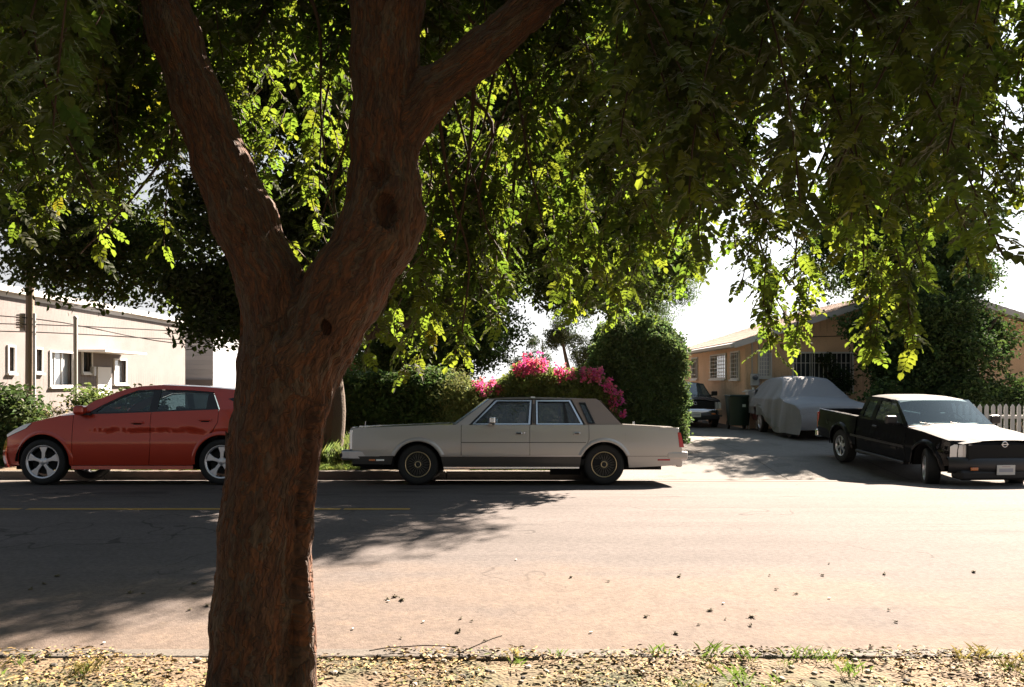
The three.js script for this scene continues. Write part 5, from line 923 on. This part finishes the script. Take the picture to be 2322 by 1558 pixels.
{ // darker trees behind the gardens
  reseed(612);
  growTree('garden_tree', 'dark dense tree behind the clipped hedge and flowering bush', [[-1.6, 0.1, -27], [-1.5, 2.5, -27], [-1.2, 4.5, -27]], [0.3, 0.24, 0.16], [[[[-1.5, 3, -27], [-2.8, 4.6, -26.6], [-3.6, 5.6, -26.4]], [0.14, 0.1, 0.04]], [[[-1.3, 3.6, -27], [0, 5, -26.8], [0.8, 6, -27]], [0.14, 0.1, 0.04]]],
    fillBlobs([...crownBlobs(46, [-1.6, 5.2, -27], [2.7, 3.0, 2.4], 0.6, 1, 90), ...crownBlobs(26, [-2.6, 2.9, -26.5], [2.4, 1.0, 1.6], 0.5, 0.8, 80)]), clumps.broad, leafMat([0.05, 0.09, 0.02], 0.5), 'trees behind the gardens');
  growTree('garden_tree', 'feathery bluish green tree rising behind the tall ivy covered hedge', [[4.1, 0.1, -33.5], [4.2, 3, -33.5], [4.0, 6, -33.3]], [0.26, 0.2, 0.12], [[[[4.1, 3.6, -33.5], [2.9, 5.6, -33], [2.3, 7.3, -33]], [0.15, 0.1, 0.05]], [[[4.1, 4.2, -33.4], [5.3, 6, -33], [6, 7.3, -33]], [0.15, 0.1, 0.05]]],
    fillBlobs(crownBlobs(52, [4.0, 6.4, -33], [2.8, 2.9, 2.4], 0.6, 1.05, 110)), clumps.fine, leafMat([0.055, 0.095, 0.034], 0.6), 'trees behind the gardens');
  growTree('garden_tree', 'broad dark evergreen between the covered car and the picket fence', [[11.6, 0.1, -24.6], [11.6, 1.8, -24.7], [11.6, 4, -25.6], [11.8, 6, -26.6]], [0.3, 0.24, 0.18, 0.1], [[[[11.6, 1.6, -24.4], [12.6, 2.6, -24], [13.2, 3.4, -24]], [0.12, 0.08, 0.04]]],
    fillBlobs([...crownBlobs(46, [11.9, 6.0, -27], [3.0, 2.4, 2.2], 0.6, 1.0, 110), ...crownBlobs(40, [11.6, 2.9, -24.2], [2.0, 1.7, 1.4], 0.5, 0.8, 100), ...crownBlobs(34, [11.6, 1.1, -23.4], [2.2, 0.8, 0.9], 0.4, 0.65, 90)]), clumps.broad, leafMat([0.042, 0.078, 0.02], 0.35), 'trees behind the gardens');
  // two thin far trees against the sky
  for (const [x, h, s] of [[2.45, 5.2, 1], [0.9, 4.2, 0.8]]) growTree('far_tree', s === 1 ? 'thin distant tree seen small against the bright sky' : 'wispy low distant tree beside the thin one', [[x, 0.2, -72], [x + 0.1, h * 0.5, -72], [x, h, -72]], [0.14, 0.1, 0.04], [], fillBlobs(crownBlobs(s === 1 ? 16 : 9, [x - 0.3, h * 0.78, -72], [1.0, 1.5, 0.8], 0.3, 0.5, 16)), clumps.broad, leafMat([0.05, 0.07, 0.03], 0.3), 'far trees');
  growTree('far_tree', 'small dark leaning tree beyond the flowering bush', [[4.2, 0.2, -56], [3.6, 2.4, -56], [3.2, 4.2, -56]], [0.2, 0.16, 0.08], [], fillBlobs([...crownBlobs(14, [3.0, 4.6, -56], [1.0, 0.9, 0.8], 0.35, 0.6, 40), ...crownBlobs(10, [4.4, 3.4, -56], [0.9, 0.9, 0.8], 0.35, 0.6, 40)]), clumps.broad, leafMat([0.035, 0.05, 0.02], 0.25), 'far trees');
}
// dense plant: an opaque twiggy core wrapped in leaves; inside(p) tells the shape
function hedge(name, label, [x0, x1], [z0, z1], topAt, foot, geos, m, n, tint = greens(0.35), depth = 0.3) {
  const t = thing(name, label, 'hedge', [(x0 + x1) / 2, foot, (z0 + z1) / 2]), ox = (x0 + x1) / 2, oz = (z0 + z1) / 2;
  const list = [], top = (x, z) => topAt(x, z) - foot, in_ = 0.22;
  mesh('branches', merge([sheet(x0 + in_, x1 - in_, 16, z0 + in_, z1 - in_, 8, (x, z) => [x - ox, Math.max(0.05, top(x, z) - in_ * 1.2), z - oz]), ...[z0 + in_, z1 - in_].map((z) => sheet(x0 + in_, x1 - in_, 16, 0, 1, 4, (x, k) => [x - ox, k * Math.max(0.05, top(x, z) - in_ * 1.2), z - oz])), ...[x0 + in_, x1 - in_].map((x) => sheet(z0 + in_, z1 - in_, 8, 0, 1, 4, (z, k) => [x - ox, k * Math.max(0.05, top(x, z) - in_ * 1.2), z - oz]))]), std(m.color.toArray(), 1), t);
  while (list.length < n) {
    const x = rr(x0, x1), z = rr(z0, z1), h = top(x, z), y = rr(0, h), e = Math.min(x - x0, x1 - x, z - z0, z1 - z, h - y);
    if (e > depth) continue;
    const b = 0.12 * (fbm(x * 2.1, y * 2.1, z * 2.1, 2) - 0.5) * 2, p = V(x - ox + (x < ox ? -b : b) * 0.7, y + b * 0.6, z - oz + (z > oz ? b : -b));
    list.push({ m: leafMatrix(p, rndDir().setY(rr(-0.8, 0.2)), V(rr(-0.6, 0.6), 1, rr(-0.6, 0.6)), rr(0.75, 1.3)), y });
  }
  scatter('foliage', geos, m, list, t, tint);
  return t;
}
reseed(900);
const soft = (a, f, x, z) => a * (fbm(x * f, z * f, 7, 2) - 0.5);
hedge('clipped_hedge', 'dark low clipped hedge behind the bonnet of the silver beige sedan', [-4.5, -1.55], [-21.6, -20.3], (x, z) => 1.82 + soft(0.3, 1.4, x, z), 0.1, clumps.broad, leafMat([0.05, 0.09, 0.024], 0.4), 1500);
hedge('pale_shrub', 'pale yellowish green shrub between the clipped hedge and the flowering bush', [-1.75, -0.75], [-21.1, -20.1], (x, z) => 1.75 - 0.6 * sq((x + 1.25) / 0.6) + soft(0.3, 2, x, z), 0.1, clumps.fine, leafMat([0.12, 0.15, 0.05], 0.4), 420);
hedge('ivy_hedge', 'tall dark ivy covered hedge beside the driveway', [1.75, 4.22], [-24.2, -21.0], (x, z) => 3.08 - 1.2 * smooth(2.45 - x, 0, 0.7) - 0.45 * sq(smooth(x, 3.7, 4.35)) - 0.5 * sq(smooth(z, -21.7, -21)) + soft(0.9, 1.5, x, z), 0.1, clumps.ivy, leafMat([0.07, 0.115, 0.036], 0.5), 9500);
{ // flowering bush with magenta bracts
  const topAt = (x, z) => 2.02 - 0.32 * sq((x - 0.75) / 1.25) + 0.12 * Math.sin(x * 4) + soft(0.3, 2, x, z);
  const b = hedge('flowering_bush', 'rounded green bush with magenta pink flowers behind the silver beige sedan', [-0.95, 2.42], [-22, -20.25], topAt, 0.1, clumps.ivy, leafMat([0.1, 0.135, 0.034], 0.55), 4200);
  reseed(41);
  const pos = []; for (let i = 0; i < 9; i++) { const d = rndDir().multiplyScalar(0.05); leaflet(pos, d.x, d.y, d.z, 0.055, 0.05, rndDir(), rndDir()); }
  const fg = fromPos(pos), list = [], ox = (-0.95 + 2.42) / 2, oz = -21.125;
  const heads = [[-0.7, 0.14, 50], [-0.4, 0.12, 34], [0.2, 0.14, 50], [0.4, 0.16, 80], [0.65, 0.14, 60], [1.1, 0.12, 40], [1.35, 0.1, 24], [1.72, 0.13, 60], [1.95, 0.12, 80], [2.2, 0.12, 100], [2.38, 0.11, 80]];
  for (const [hx, r, n] of heads) for (let i = 0; i < n * 0.38; i++) {
    const down = hx > 2 ? rr(0, 0.45) : rr(0, 0.22), z = -20.3 + rr(-0.25, 0.14), x = hx + (hx > 2 ? down * 0.25 : 0), d = rndDir();
    list.push({ m: leafMatrix(V(x + d.x * r - ox, topAt(x, z) - 0.1 - down + d.y * r * 0.8 + 0.05, z + Math.abs(d.z) * r * 0.6 - oz + 0.05), rndDir(), rndDir(), rr(0.8, 1.3)) });
  }
  scatter('flowers', [fg], leafMat([0.5, 0.05, 0.2], 0.5), list, b, () => { const k = rr(0.8, 1.3), o = rnd(); return [k, k * (1 + 3 * o * o), k * (0.6 + 0.9 * rnd())]; });
}
// shrubs by the pale building
hedge('low_shrub', 'dark round shrub at the foot of the utility pole', [-10.9, -9.35], [-17.9, -16.9], (x, z) => 1.55 - 0.5 * sq((x + 10.1) / 0.8) + soft(0.3, 2, x, z), 0.05, clumps.broad, leafMat([0.05, 0.085, 0.024], 0.4), 420);
hedge('low_shrub', 'mid green shrub row behind the bonnet of the red hatchback', [-9.6, -7.9], [-19.9, -18.9], (x, z) => 1.4 + soft(0.35, 2, x, z), 0.1, clumps.broad, leafMat([0.09, 0.13, 0.035], 0.4), 420);
hedge('low_shrub', 'pale straw coloured low plants beside the utility pole', [-10.6, -9.2], [-19.4, -18.6], (x, z) => 1.0 + soft(0.4, 3, x, z), 0.1, clumps.fine, leafMat([0.2, 0.19, 0.09], 0.4), 260);
{ // climber on the barred window
  reseed(52);
  const c = thing('window_climber', 'dark climbing plant over the big barred window of the peach house', 'plant', [9.6, 1.3, -26.8]);
  mesh('stem', tube([[0.3, -0.9, 0], [0.2, 0, 0.05], [0.0, 0.6, 0], [-0.3, 1.1, 0.02]], 0.02, 14, 6), woodMat, c);
  scatter('foliage', clumps.ivy, leafMat([0.03, 0.055, 0.02], 0.3), fillBlobs([[0.2, 0.6, 0, 0.45, 60], [-0.1, 1.05, 0, 0.3, 40], [0.5, 0.3, 0, 0.4, 50], [-0.5, 0.2, 0, 0.35, 24], [0.1, 0, 0, 0.5, 50]]), c, greens(0.3));
}
// ---------- grass, weeds and litter
{
  reseed(71);
  const blade = (n, h, w, lean) => { const p = []; for (let i = 0; i < n; i++) { const a = rr(0, 6.28), x = rr(-0.05, 0.05), z = rr(-0.05, 0.05), hh = h * rr(0.5, 1.1), dx = Math.cos(a) * lean * hh, dz = Math.sin(a) * lean * hh, px = -Math.sin(a) * w, pz = Math.cos(a) * w; for (const q of [[x - px, 0, z - pz], [x + px, 0, z + pz], [x + dx * 0.35, hh * 0.6, z + dz * 0.35], [x + px, 0, z + pz], [x + dx * 0.4 + px, hh * 0.6, z + dz * 0.4 + pz], [x + dx, hh * 0.95, z + dz]]) p.push(...q); } return fromPos(p); };
  const short = [blade(14, 0.06, 0.003, 0.8), blade(12, 0.075, 0.003, 0.9)], tall = [blade(14, 0.34, 0.006, 0.6), blade(12, 0.45, 0.007, 0.5)];
  const put = (n, f) => { const l = []; for (let i = 0; i < n * 6 && l.length < n; i++) { const p = f(); if (p) { const a = rr(0, 6.28); l.push({ m: leafMatrix(p, V(Math.cos(a), 0, Math.sin(a)), V(rr(-0.1, 0.1), 1, rr(-0.1, 0.1)), rr(0.7, 1.3)) }); } } return l; };
  const gm = leafMat([0.11, 0.16, 0.035], 0.4);
  scatter('verge_grass', short, gm, put(5200, () => { const x = rr(-9, 1.9), d = rr(16.12, 18.3); return fbm(x * 1.1, d * 1.6, 3, 3) > 0.47 ? V(x, yardY(d) - 0.005, -d) : null; }), scene, greens(0.4)).forEach((o, i) => { o.userData.label = i ? 'longer tufts of green grass on the far verge' : 'short green grass on the far verge by the sedan'; o.userData.category = 'grass'; });
  scatter('weeds', tall, leafMat([0.12, 0.17, 0.05], 0.4), put(260, () => { const x = rr(-4.6, -2.4), d = rr(16.9, 18.6); return V(x, yardY(d), -d); }), scene, greens(0.4)).forEach((o, i) => { o.userData.label = i ? 'tall thin weeds at the foot of the far tree trunk' : 'bushy weeds at the foot of the far tree trunk'; o.userData.category = 'weeds'; });
  // near verge: leaf litter, pebbles, dry grass
  const lit = []; for (let k = 0; k < 3; k++) { const p = []; leaflet(p, -0.02, 0, 0, 0.021 + 0.008 * k, 0.01 + 0.003 * k, V(1, rr(-0.2, 0.2), 0), V(rr(-0.3, 0.3), 1, 0.2)); lit.push(fromPos(p)); }
  const litter = put(15000, () => { const x = rr(-4.2, 4.4), d = rr(3.9, 5.22 + 0.1 * rnd()); return fbm(x * 2.3, d * 4, 9, 3) > 0.42 ? V(x, (d > 5.14 ? 0.056 : nearY(d) + 0.006 + 0.035 * (fbm(x * 2.2, d * 2.2, 4, 3) - 0.5)) + rr(0, 0.012), -d) : null; });
  for (const l of litter) l.m.multiply(new THREE.Matrix4().makeRotationX(rr(-0.7, 0.7)));
  scatter('leaf_litter', lit, std([0.24, 0.16, 0.055], 0.85), litter, scene, () => { const o = rnd(), k = rr(0.5, 1.25); return o < 0.3 ? [k * 0.35, k * 0.32, k * 0.35] : o < 0.36 ? [k * 1.4, k * 1.6, k * 2.2] : o < 0.46 ? [k * 0.5, k * 0.9, k * 0.5] : [k, k, k]; }).forEach((o, i) => { o.userData.label = ['dry tan leaves strewn over the near verge', 'curled yellow leaves strewn over the near verge', 'broken brown leaves strewn over the near verge'][i]; o.userData.category = 'leaf litter'; });
  const clod = new THREE.IcosahedronGeometry(0.016, 0).scale(1.3, 0.7, 1);
  scatter('pebbles', [clod], std([0.2, 0.18, 0.15], 0.9), put(350, () => { const x = rr(-4.2, 4.4), d = rr(4, 5.14); return V(x, nearY(d) + 0.004, -d); }), scene, () => { const k = rnd() < 0.35 ? rr(0.08, 0.3) : rr(0.7, 1.5); return [k, k, k]; }).forEach((o) => { o.userData.label = 'small stones and clods scattered over the near verge'; o.userData.category = 'pebbles'; });
  scatter('dry_grass', short, leafMat([0.22, 0.19, 0.06], 0.35), put(90, () => { const x = rr(-4.2, 4.4), d = rr(4, 5.18); return fbm(x * 1.7 + 5, d * 2.5, 2, 2) > 0.62 ? V(x, nearY(d), -d) : null; }), scene, () => { const o = rnd(), k = rr(0.6, 1.2); return o < 0.5 ? [k * 0.55, k, k * 0.6] : [k, k, k]; }).forEach((o, i) => { o.userData.label = i ? 'dry straw grass tufts on the near verge' : 'sparse green grass tufts on the near verge'; o.userData.category = 'grass'; });
  // twigs and fallen leaf tufts on the road
  const dark = std([0.075, 0.062, 0.034], 0.9), tuftGeo = []; for (let k = 0; k < 4; k++) { const p = [], q = new THREE.IcosahedronGeometry(0.022, 1), c = q.attributes.position; for (let i = 0; i < c.count; i++) { const n = 0.6 + 0.9 * vnoise(c.getX(i) * 90 + k * 7, c.getY(i) * 90, c.getZ(i) * 90); p.push(c.getX(i) * n * 1.5, Math.max(-0.004, c.getY(i) * n * 0.55), c.getZ(i) * n); } for (let i = 0; i < 6; i++) leaflet(p, rr(-0.035, 0.035), rr(0.002, 0.014), rr(-0.02, 0.02), rr(0.02, 0.034), rr(0.01, 0.016), V(rr(-1, 1), rr(0, 0.5), rr(-0.6, 0.6)), V(rr(-0.6, 0.6), 1, rr(-0.6, 0.6))); tuftGeo.push(fromPos(p)); }
  const spots = [[895, 1355], [912, 1362], [1295, 1310], [1380, 1320], [1465, 1400], [1045, 1404], [1070, 1410], [910, 1448], [1040, 1434], [1100, 1455], [880, 1360], [1540, 1308], [1745, 1306], [1865, 1306], [1880, 1279], [1806, 1348], [1760, 1338], [2005, 1303], [1610, 1386], [1705, 1400], [1702, 1420], [1585, 1418], [1533, 1438], [1645, 1405], [2015, 1385], [2032, 1412], [2208, 1298], [325, 1348], [295, 1346], [430, 1384], [130, 1308], [100, 1325], [70, 1338], [440, 1325], [470, 1375], [2050, 1488], [1975, 1468]];
  spots.forEach(([px, py], i) => { let d = 8; for (let k = 0; k < 12; k++) d = 2000 * (1.65 - roadY(d)) / (py - 866); const o = mesh('fallen_leaves', tuftGeo[i % 4], dark, scene); o.position.set((px - 1161) / 2000 * d, roadY(d) + 0.008, -d); o.rotation.y = i * 2.1; o.scale.setScalar(0.3 + 0.5 * vnoise(i * 3.7, 1)); tag(o, 'small tuft of dark fallen leaves on the dusty road', 'fallen leaves', 'leaf tufts fallen on the road'); });
  const chipGeo = rbox(0.022, 0.006, 0.015, 0.002), chip = std([0.45, 0.43, 0.4], 0.8);
  const chips = [[1005, 1472], [1170, 1271], [880, 1365], [960, 1412], [800, 1428], [1340, 1436], [235, 1460], [1880, 1358], [1640, 1370]];
  chips.forEach(([px, py], i) => { let d = 8; for (let k = 0; k < 12; k++) d = 2000 * (1.65 - roadY(d)) / (py - 866); const o = mesh('paper_scrap', chipGeo, chip, scene); o.position.set((px - 1161) / 2000 * d, roadY(d) + 0.009, -d); o.rotation.y = i * 1.3; tag(o, 'tiny white scrap lying on the dusty road', 'scrap', 'white scraps on the road'); });
  const tw = thing('fallen_twig', 'bare forked twig lying across the near kerb', 'twig', [-0.42, 0.07, -5.2]);
  mesh('stem', tube([[-0.42, 0, 0.02], [-0.3, 0.015, 0.0], [-0.2, 0.01, -0.03], [-0.1, 0.02, -0.02], [0.1, 0.015, -0.01]], 0.0035, 10, 5), woodMat, tw); mesh('side_shoot', tube([[0.12, 0, 0.05], [0.2, 0.03, 0.03], [0.3, 0.05, -0.05], [0.36, 0.055, -0.1]], 0.0035, 8, 5), woodMat, tw);
}
renderer.render(scene, camera);
